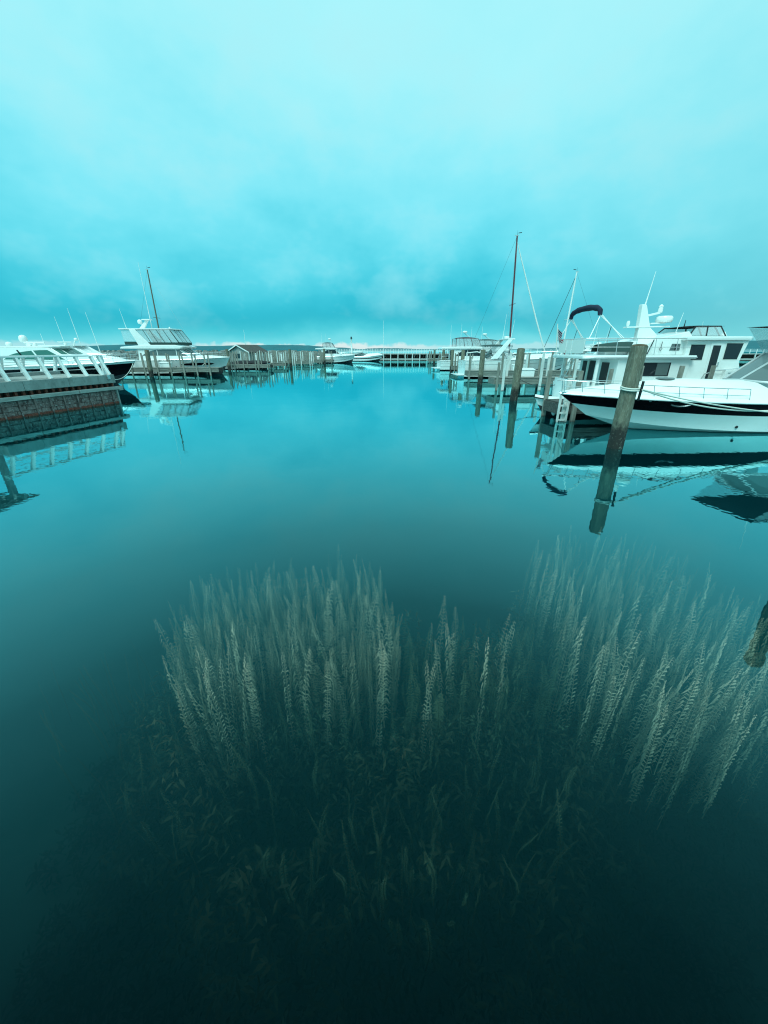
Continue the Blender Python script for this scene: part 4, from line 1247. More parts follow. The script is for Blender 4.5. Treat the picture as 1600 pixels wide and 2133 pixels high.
# radar mast
fin = [(2.62, 2.86), (3.55, 3.05), (3.10, 3.40), (2.72, 4.28), (2.52, 4.30), (2.60, 3.35)]
o = MB(); o.slab([V(x, -0.13, z) for x, z in fin], (0, 1, 0), 0.26); o.build('radar_mast', 'gelcoat', Eb, bevel=0.03)
MB().bar((2.05, 0, 3.40), (3.95, 0, 3.44), 0.30, 0.05).build('mast_crosstree', 'gelcoat', Eb, bevel=0.01)
radome(Eb, V(3.72, 0, 3.60), 0.33, 0.26); MB().bar((3.1, 0, 3.55), (3.75, 0, 3.58), 0.22, 0.05).build('radar_bracket', 'gelcoat', Eb)
MB().bar((2.9, 0, 3.86), (3.45, 0, 3.98), 0.12, 0.08).build('light_bracket', 'gelcoat', Eb, bevel=0.01)
MB().lathe([(0.09, 0), (0.10, 0.08), (0.08, 0.22), (0.10, 0.24), (0.03, 0.32)], (3.45, 0, 3.98), 10).build('mast_light', 'gelcoat', Eb, True)
MB().lathe([(0.05, 0), (0.08, 0.1), (0.05, 0.22)], (2.15, 0, 3.44), 8).build('gps_dome', 'gelcoat', Eb, True)
whip(Eb, V(2.72, 0, 4.28), 1.25, (0.10, 0), 0.02); whip(Eb, V(4.15, -0.3, 3.02), 0.95, (0.15, 0), 0.014)
# boat deck railing
rp0 = [V(4.0, -1.62, 2.92), V(0.12, -1.60, 2.92), V(-0.28, -1.38, 2.92), V(-0.28, 1.38, 2.92), V(0.12, 1.60, 2.92), V(4.0, 1.62, 2.92)]
MB().tube(rp0, 0.02, 6).build('top_rail', 'aluminium', Eb, True)
MB().tube([p-V(0, 0, 0.33) for p in rp0], 0.012, 6).build('mid_rail', 'aluminium', Eb, True)
for (x, y) in [(3.4, -1.61), (2.5, -1.61), (1.7, -1.61), (0.9, -1.6), (0.12, -1.6), (-0.28, -1.0), (-0.28, 0), (-0.28, 1.0), (0.12, 1.6), (1.2, 1.6), (2.3, 1.61), (3.4, 1.61)]:
    MB().tube([V(x+0.05, y, 2.28), V(x, y, 2.92)], 0.014, 5).build('stanchion', 'aluminium', Eb, True)
for (ya, yb) in ((-1.34, -0.30), (-0.24, 0.22), (0.28, 0.98)):
    MB().bb(-0.315, -0.30, ya, yb, 2.36, 2.89).build('weather_cloth', 'sail_cloth', Eb)
# folded bimini in its navy boot
def hoop(xf, zf_, xt, zt, hw, n=12):
    pts = []
    for i in range(n+1):
        a = math.pi*i/n
        pts.append(V(xt, -math.cos(a)*hw, zt + 0.34*max(0.0, math.sin(a))**0.55))
    return pts
bh = hoop(1.2, 2.92, 0.15, 3.80, 1.25)
bim = MB(); rr = [0.085 + 0.035*math.sin(3.14159*i/12) + 0.012*math.sin(i*2.6) for i in range(13)]
bim.tube(bh, rr, 10); bim.build('bimini_boot', 'navy_canvas', Eb, True)
for g in (-1, 1):
    e = V(0.15, g*1.25, 3.80)
    for foot, dx in ((V(1.15, g*1.60, 2.92), 0.0), (V(1.05, g*1.60, 2.92), 0.09), (V(-0.2, g*1.42, 2.92), 0.03)):
        MB().tube([foot, e + V(dx, 0, 0.0)], 0.018, 6).build('bimini_strut', 'gelcoat', Eb, True)
    MB().tube([V(0.55, g*1.45, 2.92), V(0.62, g*1.42, 3.36)], 0.012, 5).build('bimini_strap', 'dark_line', Eb, True)
# cockpit ladder
for y in (0.95, 1.35):
    MB().tube([V(0.05, y, 1.02), V(0.55, y, 2.14)], 0.018, 6).build('ladder_rail', 'gelcoat', Eb, True)
for k in range(5):
    t = (k+0.5)/5
    MB().tube([V(0.05+0.5*t, 0.95, 1.02+1.12*t), V(0.05+0.5*t, 1.35, 1.02+1.12*t)], 0.016, 6).build('ladder_rung', 'gelcoat', Eb, True)
MB().bb(-0.9, 0.0, -1.4, 1.4, 0.26, 0.34).build('swim_platform', 'gelcoat', Eb, bevel=0.02)
MB().bb(0.0, 0.10, -1.6, 1.6, 1.0, 1.22).build('transom_coaming', 'gelcoat', Eb, bevel=0.02)
# dinghy under a dark cover on the boat deck
dg = empty('dinghy', Eb.matrix_basis @ V(0.9, 0.0, 2.285), R(1.5), 'small dinghy under a dark green cover on the trawler boat deck', 'dinghy')
o = MB(); rows = []
for i in range(9):
    u = i/8
    w_ = 0.55*(1-abs(2*u-0.9)**3*0.55); h_ = 0.30+0.12*math.sin(3.14*u)
    rows.append([V(2.7*u, w_*math.cos(a), 0.12+h_*max(0, math.sin(a))) for a in [math.pi*k/8 for k in range(9)]])
o.loft(rows, False, False); o.build('cover', 'green_canvas', dg, True)
MB().bb(0.3, 2.3, -0.35, 0.35, 0.0, 0.15).build('chocks', 'gelcoat', dg)
# ensign hanging at the stern
fl = empty('ensign', Eb.matrix_basis @ V(-0.42, 0.95, 2.28), 0, 'limp stars and stripes flag on a short staff at the trawler stern', 'flag')
MB().tube([V(0, 0, 0), V(-0.10, 0, 1.05)], 0.014, 6).build('staff', 'gelcoat_cream', fl, True)
def flagpt(u, v):
    """u along the fly, v down the hoist; limp cloth with deep folds"""
    x = -0.09 + 0.11*v + 0.20*u**0.7 + 0.05*math.sin(v*6+u*4)*u
    y = 0.12*math.sin(u*11+v*1.2)*(0.4+u) - 0.06*u
    z = 0.98 - 0.46*v - 0.52*u**0.9 - 0.08*u*v
    return V(x, y, z)
def cloth(name, mt, u0, u1, v0, v1, nu, nv, off=0.0):
    o = MB(); o.loft([[flagpt(u0+(u1-u0)*i/nu, v0+(v1-v0)*j/nv) + V(0, -off, 0) for j in range(nv+1)] for i in range(nu+1)], False, False)
    return o.build(name, mt, fl, True)
for k in range(13):
    mt = 'flag_red' if k % 2 == 0 else 'flag_white'
    cloth('stripe', mt, 0.4 if k < 7 else 0.0, 1.0, k/13, (k+1)/13, 14, 1)
can = cloth('canton', 'flag_navy', 0.0, 0.4, 0.0, 7/13, 10, 6)
o = MB()
for r_ in range(9):
    for c_ in range(6 if r_ % 2 == 0 else 5):
        u, v = (0.4)*(c_+0.5+(0.5 if r_ % 2 else 0))/6.0, (7/13)*(r_+0.6)/9.4
        c = flagpt(u, v)
        for sg in (-1, 1):
            st = [c + V(0.011*(1 if q % 2 == 0 else 0.42)*math.cos(1.5708+q*0.6283), sg*0.006, 0.014*(1 if q % 2 == 0 else 0.42)*math.sin(1.5708+q*0.6283)) for q in range(10)]
            o.add(st, [tuple(range(10))])
sp_ = o.build('stars', 'flag_white', can); sp_['kind'] = 'stuff'

fl.scale = (1.45, 1.45, 1.25)
# small white skiff at the head of the dark dock
sk = empty('skiff', (6.15, 16.35, 0), R(184), 'small white skiff with a grey fender lying beyond the dark dock', 'boat')
HS = Hull(3.4, 1.3, 0.72, 0.5)
sk.location = V(6.15, 16.25, 0) + V(3.4*math.cos(R(4)), 3.4*math.sin(R(4)), 0)
HS.build(sk, [(0, 0.85, 'hull', 'gelcoat'), (0.85, 1, 'gunwale', 'gelcoat')], camber=lambda u: 0.10*u, toe=(0.025, 'rubber'))
fender(sk, V(2.75, 0.50, 0.05), 0.5, 0.10)
# ------------------------------------------------------------------ express cruisers
WH = [(0, 0.30, 'hull', 'gelcoat'), (0.30, 0.34, 'boot_stripe', 'dark_line'), (0.34, 0.72, 'topsides', 'gelcoat'), (0.72, 0.76, 'pin_stripe', 'aluminium'), (0.76, 1, 'gunwale', 'gelcoat')]
A, HA = express('express_yacht', 'black hulled express yacht with white hardtop moored behind the concrete pier', (-32.3, 31.2, 0), 0, 13.5, 4.0, 1.72, 1.28,
    [(0, 0.84, 'hull', 'black_gelcoat'), (0.84, 1, 'gunwale', 'gelcoat')], True, (0.29, 0.73), 2.62, False)
for g in (-1, 1):
    HA.patch(A, 'hull_vent', 'chrome', 6.4, 7.0, 1.00, 1.08, g)
o = MB(); o.bar((5.35, 0.7, 2.72), (5.05, 0.7, 3.05), 0.16, 0.3); o.build('dome_bracket', 'gelcoat', A, bevel=0.02)
dome(A, V(4.95, 0.7, 3.0), 0.27, 0.52); dome(A, V(5.0, -0.7, 2.72), 0.2, 0.3)
open_array(A, V(6.3, 0, 2.72), 1.5, 0.0)
whip(A, V(4.4, -1.2, 2.7), 2.9, (-0.42, 0)); whip(A, V(6.3, 0.9, 2.72), 0.9, (-0.08, 0)); whip(A, V(9.0, 1.0, 2.72), 2.6, (-0.10, 0)); whip(A, V(10.2, 1.2, 2.3), 2.8, (-0.12, 0))
MB().bb(8.0, 8.9, -0.5, 0.5, 2.72, 2.80).build('roof_hatch', 'gelcoat', A, bevel=0.02)
MB().bar((9.0, 0.2, 2.72), (9.25, 0.2, 3.2), 0.06, 0.06).build('searchlight_post', 'gelcoat', A); dome(A, V(9.3, 0.2, 3.1), 0.12, 0.2, 'searchlight')

B_, HB = express('express_cruiser', 'white express cruiser with a rounded cabin top behind the black hulled yacht', (-35.2, 37.2, 0), 0, 11.8, 3.8, 1.75, 1.3, WH, True, (0.48, 0.82), 2.75, False, glass='clear_vinyl', camb=0.4)
whip(B_, V(6.2, 0.9, 2.8), 2.4, (-0.1, 0)); open_array(B_, V(6.9, 0, 2.85), 1.0, 0.9)

G_, HG = express('express_cruiser', 'white express cruiser with raked radar arch behind the right hand posts', (7.6, 40.2, 0), R(2), 10.6, 3.5, 1.85, 1.55, WH, False, (0.24, 0.50), 2.95, True, 'green_canvas', 'clear_vinyl', camb=0.35)
fender(G_, V(1.6, -1.78, 0.5), 0.6, 0.12, 'gelcoat')
MB().tube([V(0.1, -1.5, 1.6), V(0.05, -1.5, 2.2), V(1.0, -1.55, 2.3), V(1.8, -1.55, 2.1)], 0.05, 6).build('folded_cover', 'sail_cloth', G_, True)
G2, HG2 = express('express_cruiser', 'low white cruiser lying to the right of the red masted sloop', (19.0, 45.5, 0), R(3), 9.5, 3.2, 1.6, 1.3, WH, False, (0.30, 0.55), 2.5, True, 'sail_cloth', 'clear_vinyl', camb=0.3, rails=False)
D2, _ = express('runabout', 'white runabout with a screen far behind the trawler pilothouse', (26.5, 32.0, 0), R(178), 8.5, 2.8, 1.3, 1.0, WH, False, (0.25, 0.52), 2.1, False, 'navy_canvas', 'grey_glass', camb=0.3)
D3, _ = express('runabout', 'white runabout moored beyond the trawler bow at the right edge', (36.5, 44.0, 0), R(180), 9.0, 3.0, 1.5, 1.2, WH, True, (0.30, 0.62), 2.4, True, 'navy_canvas', 'grey_glass', camb=0.3)
N_, HN = express('sport_boat', 'white sport boat with dark stripes in the middle of the far basin', (-7.2, 97.0, 0), R(-8), 7.0, 2.5, 1.35, 1.0,
    [(0, 0.35, 'hull', 'gelcoat'), (0.35, 0.6, 'hull_stripe', 'dark_line'), (0.6, 1, 'topsides', 'gelcoat')], False, (0.12, 0.46), 2.2, False, 'sail_cloth', 'grey_glass', camb=0.5, rails=False)
M_, _ = express('cabin_boat', 'low white boat half hidden beside the far cabin cruiser', (-14.5, 92.0, 0), R(0), 6.5, 2.4, 1.2, 0.95, WH, True, (0.2, 0.55), 1.9, False, camb=0.3, rails=False)

# ------------------------------------------------------------------ flybridge yachts
def flybridge(name, label, loc, rz, L, B, zb, z0, canvas, fly=True, hardtop=True, glass='grey_glass', tops=(2.55, 2.95, 4.42), cab=(0.18, 0.63), detail=True, rails=True, group='moored motor boats'):
    root = empty(name, loc, rz, label, 'boat', group)
    H = Hull(L, B, zb, z0, kk=0.90, kc=0.95)
    H.build(root, WH if not detail else [(0, 0.94, 'hull', 'gelcoat'), (0.94, 1, 'gunwale', 'gelcoat')], camber=lambda u: 0.30*max(0, min(1, (u-0.5)/0.12))*max(0, min(1, (1-u)/0.22)) + 0.03, toe=(0.03, 'chrome'))
    zc, zf, zt = tops
    x0, x1 = cab[0]*L, cab[1]*L
    w = H.bs(0.4)*0.84
    sd = Side(w, z0, -0.09)
    zd = z0
    xf = x1 + (zc-zd)*1.35
    house(root, 'cabin', 'gelcoat', [(x0, zd-0.1), (x0, zc), (x1, zc), (xf, zd+0.22), (xf, zd-0.1)], sd)
    a0, a1 = zd+(zc-zd)*0.42, zd+(zc-zd)*0.95
    up = [(x0+0.35+(x1-x0-0.35)*i/8, a0+(a1-a0)*math.sin(1.5708*min(1, i/4))**0.8) for i in range(9)]
    plate(root, 'saloon_window', glass, [(x0+0.35, a0)] + up[1:] + [(x1+0.10, a1), (xf-(a0-zd)*1.3, a0)], sd)
    for f in (0.35, 0.70):
        xm = x0+(xf-x0)*f
        plate(root, 'window_bar', 'gelcoat', [(xm, a0), (xm+0.06, a0), (xm+0.03, a1), (xm-0.03, a1)], sd, 0.012)
    ys_ = (-w*0.74, -w*0.26, w*0.26, w*0.74)
    panes(root, [V(xf-0.25, y, zd+0.42) for y in ys_], [V(x1+0.12, y*0.92, zc-0.03) for y in ys_], glass, 'gelcoat', 0.028)
    # flybridge moulding
    xa, xb = x0-L*0.16, x1+0.35
    sdF = Side(w*1.04, zc, -0.05)
    house(root, 'flybridge', 'gelcoat', [(xa, zc+0.01), (xa+0.1, zc+0.22), (x0+0.9, zf), (xb-0.5, zf), (xb+0.35, zc+0.20), (xb-0.1, zc+0.01)], sdF, bevel=0.07)
    if hardtop:
        ex0, ex1 = x0+0.75, xb-0.15
        zlo = zf+0.24
        # dark spray band, then clear curtains up to the hardtop
        n = 5
        for g in (-1, 1):
            MB().slab([V(ex0+0.45, g*w*0.93, zf), V(ex1, g*w*0.90, zf), V(ex1-0.03, g*w*0.90, zlo), V(ex0+0.15, g*w*0.93, zlo)], (0, g, 0), 0.02).build('spray_band', canvas, root)
            for i in range(n):
                f0, f1 = i/n, (i+1)/n
                b0, b1 = ex0+0.1+(ex1-ex0-0.1)*f0, ex0+0.1+(ex1-ex0-0.1)*f1
                t0, t1 = ex0-0.55+(ex1-0.75-ex0+0.55)*f0, ex0-0.55+(ex1-0.75-ex0+0.55)*f1
                MB().slab([V(b0, g*w*0.91, zlo), V(b1, g*w*0.91, zlo), V(t1, g*w*0.84, zt-0.02), V(t0, g*w*0.84, zt-0.02)], (0, g, 0), 0.008).build('side_curtain', 'clear_vinyl', root)
                MB().bar(V(b1, g*w*0.92, zlo), V(t1, g*w*0.85, zt-0.02), 0.045, 0.03).build('curtain_bar', canvas, root)
        ys2 = (-w*0.88, -w*0.3, w*0.3, w*0.88)
        panes(root, [V(ex1+0.02, y, zlo) for y in ys2], [V(ex1-0.75, y*0.93, zt-0.02) for y in ys2], 'clear_vinyl', canvas, 0.025, 'front_curtain')
        MB().bb(ex1-0.05, ex1+0.03, -w*0.9, w*0.9, zf, zlo-0.02).build('front_spray_band', canvas, root)
        for g in (-1, 1):
            yo = g*w*0.93
            MB().slab([V(x0+0.25, yo, zf-0.05), V(x0+1.55, yo, zf-0.05), V(x0+0.15, yo*0.94, zt), V(x0-0.45, yo*0.94, zt)], (0, g, 0), 0.10).build('arch_leg', 'gelcoat', root, bevel=0.02)
            MB().slab([V(xa+0.55, yo*0.97, zf+0.02), V(x0+0.35, yo*0.97, zf+0.02), V(x0-0.05, yo*0.95, zf+0.32), V(xa+0.5, yo*0.95, zf+0.32)], (0, g, 0), 0.02).build('aft_band', canvas, root)
            MB().slab([V(xa+0.5, yo*0.96, zf+0.34), V(x0-0.05, yo*0.96, zf+0.34), V(x0-0.45, yo*0.92, zt-0.02), V(xa+0.35, yo*0.92, zt-0.02)], (0, g, 0), 0.008).build('aft_curtain', 'clear_vinyl', root)
        top_slab(root, 'hardtop', 'gelcoat', plan(xa+0.2, ex1-0.45, w*0.93, w*0.85, 0.4), zt, 0.11, 0.035)
        mb = MB(); mb.slab([V(x0-0.2, -0.12, zt+0.1), V(x0+0.35, -0.12, zt+0.1), V(x0+0.95, -0.12, zt+0.95), V(x0+0.7, -0.12, zt+0.95)], (0, 1, 0), 0.24); mb.build('radar_mast', 'gelcoat', root, bevel=0.02)
        MB().bb(x0+0.4, x0+1.25, -0.3, 0.3, zt+0.95, zt+1.05).build('mast_shelf', 'gelcoat', root, bevel=0.02)
        dome(root, V(x0-0.15, 0.3, zt+0.62), 0.24, 0.42); MB().bar((x0-0.15, 0.3, zt+0.60), (x0+0.5, 0.1, zt+0.55), 0.14, 0.06).build('dome_bracket', 'gelcoat', root)
        whip(root, V(x0+0.9, 0.5, zt+0.1), 6.2, (0, 0), 0.03); whip(root, V(xa+0.6, -0.7, zt+0.1), 1.9, (-0.15, 0)); MB().lathe([(0.07, 0), (0.09, 0.1), (0.03, 0.2)], (ex1-1.4, 0, zt+0.1), 8).build('horn', 'gelcoat', root, True)
    else:
        # open flybridge under a canvas top with clear screens
        cx0, cx1 = x0+0.35, xb-0.2
        o = MB(); o.loft([[V(cx0+(cx1-0.5-cx0)*i/8, w*0.86*g, zt-0.10+0.16*math.sin(3.14159*i/8)**0.5*(1-abs(g)**3)) for g in (-1, -.7, -.35, 0, .35, .7, 1)] for i in range(9)], False, False)
        o.build('canvas_top', canvas, root, True)
        ys2 = (-w*0.85, -w*0.3, w*0.3, w*0.85)
        panes(root, [V(cx1, y, zf) for y in ys2], [V(cx1-0.5, y, zt-0.12) for y in ys2], 'clear_vinyl', canvas, 0.03, 'front_curtain')
        for g in (-1, 1):
            for i in range(3):
                f0, f1 = i/3, (i+1)/3
                MB().slab([V(cx0+(cx1-cx0)*f0, g*w*0.87, zf), V(cx0+(cx1-cx0)*f1, g*w*0.87, zf), V(cx0+(cx1-0.5-cx0)*f1, g*w*0.86, zt-0.12), V(cx0+(cx1-0.5-cx0)*f0, g*w*0.86, zt-0.12)], (0, g, 0), 0.008).build('side_curtain', 'clear_vinyl', root)
                MB().bar(V(cx0+(cx1-cx0)*f0, g*w*0.88, zf), V(cx0+(cx1-0.5-cx0)*f0, g*w*0.87, zt-0.10), 0.05, 0.04).build('curtain_bar', canvas, root)
        for g in (-0.45, 0.45):
            MB().tube([V(cx1+0.1, g, zf-0.1), V(cx0+1.3, g*0.5, zt+0.55)], 0.022, 6).build('mast_leg', 'gelcoat', root, True)
        radome(root, V(cx0+1.3, 0, zt+0.55), 0.3, 0.24)
        whip(root, V(x0, 0.8, zf), 2.6, (0, 0)); whip(root, V(x0+1.0, -0.8, zt), 1.6, (0, 0))
    if rails:
        deck_rail(root, H, [0.60, 0.69, 0.78, 0.87, 0.955], 0.55)
    # cockpit rail and platform
    MB().bb(-0.8, 0.02, -B*0.42, B*0.42, 0.24, 0.33).build('swim_platform', 'gelcoat', root, bevel=0.02)
    for g in (-1, 1):
        MB().tube([V(0.1, g*B*0.42, z0), V(0.15, g*B*0.42, z0+0.55), V(x0-0.1, g*B*0.44, z0+0.6), V(x0, g*B*0.44, zc)], 0.02, 6).build('cockpit_rail', 'chrome', root, True)
    MB().bb(x0-0.03, x0-0.005, -0.45, 0.45, z0+0.0, zc-0.15).build('saloon_door', 'interior', root)
    return root, H
C_, HC = flybridge('flybridge_yacht', 'white flybridge yacht with grey curtained upper helm and hull window on the left', (-27.9, 45.6, 0), 0, 10.9, 3.9, 1.72, 1.42, 'green_canvas', glass='grey_glass', cab=(0.17, 0.56))
for g in (-1, 1):
    HC.patch(C_, 'hull_window', 'black_gelcoat', 6.2, 9.4, 0.92, 1.18, g)
    HC.patch(C_, 'porthole', 'black_gelcoat', 2.6, 2.95, 0.72, 0.98, g, taper=True); HC.patch(C_, 'porthole', 'black_gelcoat', 4.2, 5.3, 0.70, 0.92, g, taper=True)
for x in (3.2, 5.8): fender(C_, V(x, -1.95, 0.35), 0.5, 0.1, 'black_gelcoat')
H_, HH = flybridge('cabin_boat', 'white cabin boat with a maroon canvas over its upper helm on the right', (7.2, 54.2, 0), R(2), 9.6, 3.4, 1.6, 1.15, 'maroon_canvas', hardtop=False, glass='dark_glass', tops=(2.55, 2.85, 3.9), cab=(0.16, 0.52), detail=False)
H2, _ = flybridge('cabin_boat', 'white cabin boat with a dark green canvas just left of the red mast', (10.6, 57.8, 0), R(4), 10.0, 3.4, 1.6, 1.2, 'green_canvas', hardtop=False, glass='dark_glass', tops=(2.4, 2.8, 3.75), cab=(0.16, 0.52), detail=False)
L_, HLx = flybridge('cabin_cruiser', 'boxy white cabin cruiser with a dark top far away left of centre', (-13.4, 83.6, 0), R(3), 7.6, 2.9, 1.5, 1.2, 'black_canvas', hardtop=False, glass='dark_glass', tops=(2.5, 2.85, 3.75), cab=(0.12, 0.45), detail=False)

# ------------------------------------------------------------------ sailing boats
def sloop(name, label, loc, rz, L, mast_h, mast_x, mast_mat, lean=0.0, furl=True, side_lean=0.0):
    root = empty(name, loc, rz, label, 'sailboat', 'moored sailing boats')
    H = Hull(L, L*0.31, 1.25, 1.0, kk=0.84, kc=0.93, chine=0.05, cr=0.3, tuck=0.72, full=2.0)
    H.build(root, [(0, 0.8, 'hull', 'gelcoat'), (0.8, 0.87, 'sheer_stripe', 'navy_canvas'), (0.87, 1, 'gunwale', 'gelcoat')], camber=lambda u: 0.08, toe=(0.025, 'pile_wood'))
    sd = Side(L*0.095, 1.0, -0.3, L*0.3, -0.03)
    house(root, 'coachroof', 'gelcoat', [(L*0.28, 0.95), (L*0.28, 1.55), (L*0.58, 1.50), (L*0.68, 1.2), (L*0.68, 0.95)], sd)
    plate(root, 'cabin_window', 'dark_glass', [(L*0.33, 1.22), (L*0.52, 1.22), (L*0.51, 1.38), (L*0.33, 1.40)], sd, 0.01)
    a = V(mast_x, 0, 1.3); b = V(mast_x+lean*mast_h, side_lean*mast_h, mast_h)
    r0 = 0.10
    o = MB(); o.tube([a, a.lerp(b, 0.5), b], [r0, r0*0.95, r0*0.75], 8); m_ = o.build('mast', mast_mat, root, True)
    MB().tube([a.lerp(b, 0.48)+V(0, -0.9, 0), a.lerp(b, 0.48)+V(0, 0.9, 0)], 0.03, 6).build('spreader', mast_mat, root, True)
    MB().bar(b+V(-0.25, 0, 0.05), b+V(0.15, 0, 0.05), 0.06, 0.06).build('masthead', 'aluminium', root)
    whip(root, b, 0.5, (0, 0), 0.012, 'fitting_black'); MB().bar(b+V(0.1, 0, 0.25), b+V(0.45, 0, 0.3), 0.02, 0.06).build('wind_vane', 'fitting_black', root)
    MB().tube([V(mast_x-0.1, 0, 2.3), V(mast_x-L*0.36, 0, 2.2)], 0.06, 6).build('boom', mast_mat, root, True)
    o = MB(); o.tube([V(mast_x-0.15, 0, 2.45), V(mast_x-L*0.18, 0, 2.42), V(mast_x-L*0.35, 0, 2.3)], [0.16, 0.15, 0.08], 8); o.build('sail_cover', 'sail_cloth', root, True)
    bow, st = V(L*0.985, 0, 1.28), V(0.1, 0, 1.05)
    f0 = b - V(0, 0, 0.35)
    if furl: MB().tube([f0, f0.lerp(bow, 0.1), f0.lerp(bow, 0.6), bow+V(-0.05, 0, 0.4), bow], [0.02, 0.05, 0.075, 0.07, 0.02], 6).build('furled_jib', 'sail_cloth', root, True)
    else: MB().tube([f0, bow], 0.028 if mast_mat == 'sail_cloth' else 0.009, 5).build('forestay', 'dark_line' if mast_mat == 'sail_cloth' else 'aluminium', root, True)
    MB().tube([b, st], 0.008, 4).build('backstay', 'dark_line', root, True)
    for g in (-1, 1):
        MB().tube([b, a.lerp(b, 0.48)+V(0, g*0.9, 0), V(mast_x-0.1, g*H.bs(mast_x/L)*0.95, 1.1)], 0.008, 4).build('shroud', 'aluminium', root, True)
    deck_rail(root, H, [0.06, 0.25, 0.45, 0.65, 0.82, 0.95], 0.6, mid=True, r=0.01)
    return root
sloop('sloop', 'sloop with a tall dark red mast and white furled jib behind the right hand cruisers', (9.0, 46.6, 0), R(2), 9.6, 13.1, 5.1, 'mast_red', -0.045)
sloop('sloop', 'sloop with a white mast and dark forestay rising left of the navy bimini', (28.4, 53.0, 0), R(182), 8.8, 10.9, 5.85, 'sail_cloth', -0.02, furl=False)
sloop('sloop', 'sloop with a slim brown mast rising behind the flybridge yacht on the left', (-36.5, 60.5, 0), R(0), 10.0, 12.4, 4.4, 'mast_brown', 0.01, furl=False)

# ------------------------------------------------------------------ harbour hut
hut = empty('harbour_hut', (-23.6, 72.0, 0), R(-32), 'small grey gabled harbour hut with dark roof beside the left docks', 'building')
MB().bb(-2.9, 2.9, -2.3, 2.3, -3, 0.55).build('base', 'concrete', hut)
MB().bb(-2.5, 2.5, -1.9, 1.9, 0.55, 2.15).build('wall', 'siding', hut)
for i in range(8): MB().bb(-2.52, 2.52, -1.925, -1.90, 0.6+i*0.195, 0.6+i*0.195+0.17).build('siding_board', 'siding', hut)
# gable faces the camera, ridge running away
o = MB(); o.slab([V(-2.5, -1.9, 2.15), V(2.5, -1.9, 2.15), V(0, -1.9, 3.1)], (0, 1, 0), 3.8); o.build('gable', 'siding', hut)
for g in (-1, 1):
    o = MB(); o.slab([V(g*3.0, -2.2, 1.98), V(g*3.0, 2.2, 1.98), V(0, 2.2, 3.14), V(0, -2.2, 3.14)], (0, 0, 1), 0.12); rf = o.build('roof', 'shingle', hut)
    MB().bar((g*3.0, -2.24, 2.02), (0, -2.24, 3.18), 0.04, 0.16).build('bargeboard', 'white_paint', rf)
MB().bb(-1.6, 0.4, -1.97, -1.93, 1.15, 1.85).build('window', 'dark_glass', hut)
MB().bb(1.2, 1.95, -1.97, -1.93, 0.57, 1.9).build('door', 'white_paint', hut)
whip(hut, V(-0.9, 0.5, 3.0), 2.6, (0, 0), 0.035)
for i, (x, y) in enumerate(((-20.6, 70.2), (-19.4, 70.4), (-17.2, 69.6), (-15.8, 69.4), (-16.6, 61.2), (-18.8, 61.0))):
    pd = empty('power_pedestal', (x, y, 0.7), 0, ('white power pedestal on the dock right of the hut', 'second white power pedestal right of the hut', 'white power pedestal on the third left dock',
        'white power pedestal at the end of the third left dock', 'white power pedestal at the end of the second left dock', 'white power pedestal midway on the second left dock')[i], 'pedestal', 'dock pedestals')
    MB().bb(-0.14, 0.14, -0.12, 0.12, 0.0, 1.15).build('pedestal_body', 'white_paint', pd, bevel=0.02)
    MB().lathe([(0.16, 1.15), (0.17, 1.25), (0.05, 1.33)], n=8).build('pedestal_cap', 'aluminium', pd, True)
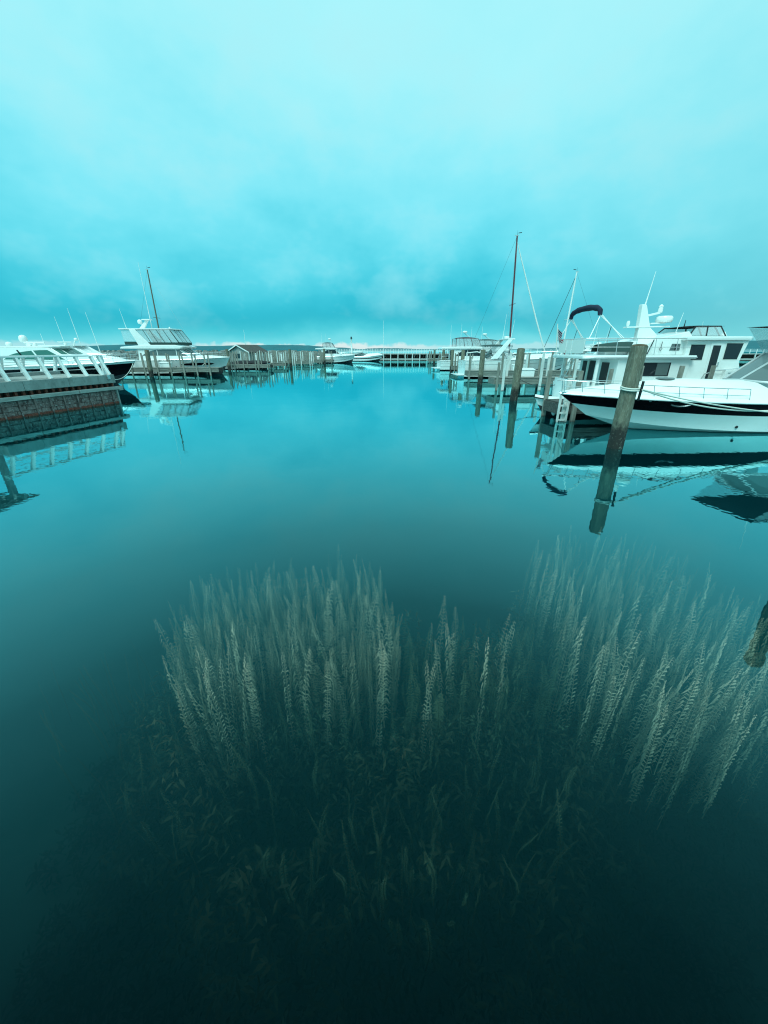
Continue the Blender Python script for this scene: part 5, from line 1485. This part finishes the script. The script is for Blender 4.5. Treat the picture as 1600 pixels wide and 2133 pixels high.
for i, (px_, Y_) in enumerate(((520, 57.0), (545, 57.4))):
    tb = empty('runabout', (at(px_, 750, Y_).x-3.4, Y_, 0), 0, ('dark covered runabout moored right of the hut', 'second dark covered runabout right of the hut')[i], 'boat', 'moored motor boats')
    hh_ = Hull(4.6, 1.9, 0.85, 0.65); hh_.build(tb, [(0, 0.7, 'hull', 'gelcoat'), (0.7, 1, 'gunwale', 'navy_canvas')], deck='black_canvas', camber=lambda u: 0.42*math.sin(3.14159*min(1, u))**0.7, toe=(0.02, 'rubber'))

# ------------------------------------------------------------------ harbour clutter: lines and dock boxes
def line(name, a, b, s, label, r=0.02, mt='rope'):
    a, b = Vector(a), Vector(b)
    o = MB(); o.tube([p-a for p in sag(a, b, s)], r, 5)
    return tag(o.build(name, mt, None, True, loc=a), label, 'rope', 'mooring lines')
line('mooring_line', (-25.9, 41.8, 1.1), (-26.6, 43.8, 1.42), 0.08, 'stern line of the flybridge yacht tied to its dock')
line('mooring_line', (-18.6, 42.0, 1.0), (-19.2, 44.8, 1.6), 0.10, 'bow line of the flybridge yacht tied to its dock')
line('mooring_line', (6.62, 14.62, 0.72), (6.5, 13.35, 1.18), 0.05, 'short bow line from the dark dock to the striped cruiser', 0.016)
line('mooring_line', (6.98, 21.2, 1.15), (9.0, 19.9, 1.1), 0.35, 'slack dark stern line from the trawler to the second pile', 0.016, 'dark_line')
line('mooring_line', (7.5, 31.5, 1.3), (8.4, 38.8, 1.5), 0.35, 'line from the third pile to the express cruiser', 0.016)
line('mooring_line', (-14.2, 20.6, 1.2), (-18.9, 31.0, 1.55), 0.5, 'bow line from the concrete pier corner to the black hulled yacht', 0.018)
for i, (x, y, z, rz_, lab) in enumerate(((9.4, 27.2, 0.82, 2, 'white dock box on the grey dock behind the second pile'), (12.3, 37.6, 0.72, 1, 'white dock box before the express cruiser'),
        (-22.6, 42.6, 0.78, 1, 'white dock box on the dock before the flybridge yacht'), (-21.5, 54.6, 0.70, 0, 'white dock box on the dock before the hut'), (11.4, 49.6, 0.70, 1, 'white dock box before the maroon topped boat'))):
    bxr = empty('dock_box', (x, y, z), R(rz_), lab, 'dock box', 'dock boxes')
    MB().bb(-0.55, 0.55, -0.25, 0.25, 0, 0.42).build('box_body', 'gelcoat', bxr, bevel=0.03)
    MB().slab([V(-0.58, -0.28, 0.421), V(0.58, -0.28, 0.421), V(0.58, 0.28, 0.50), V(-0.58, 0.28, 0.50)], (0, 0, 1), 0.05).build('lid', 'gelcoat', bxr, bevel=0.015)
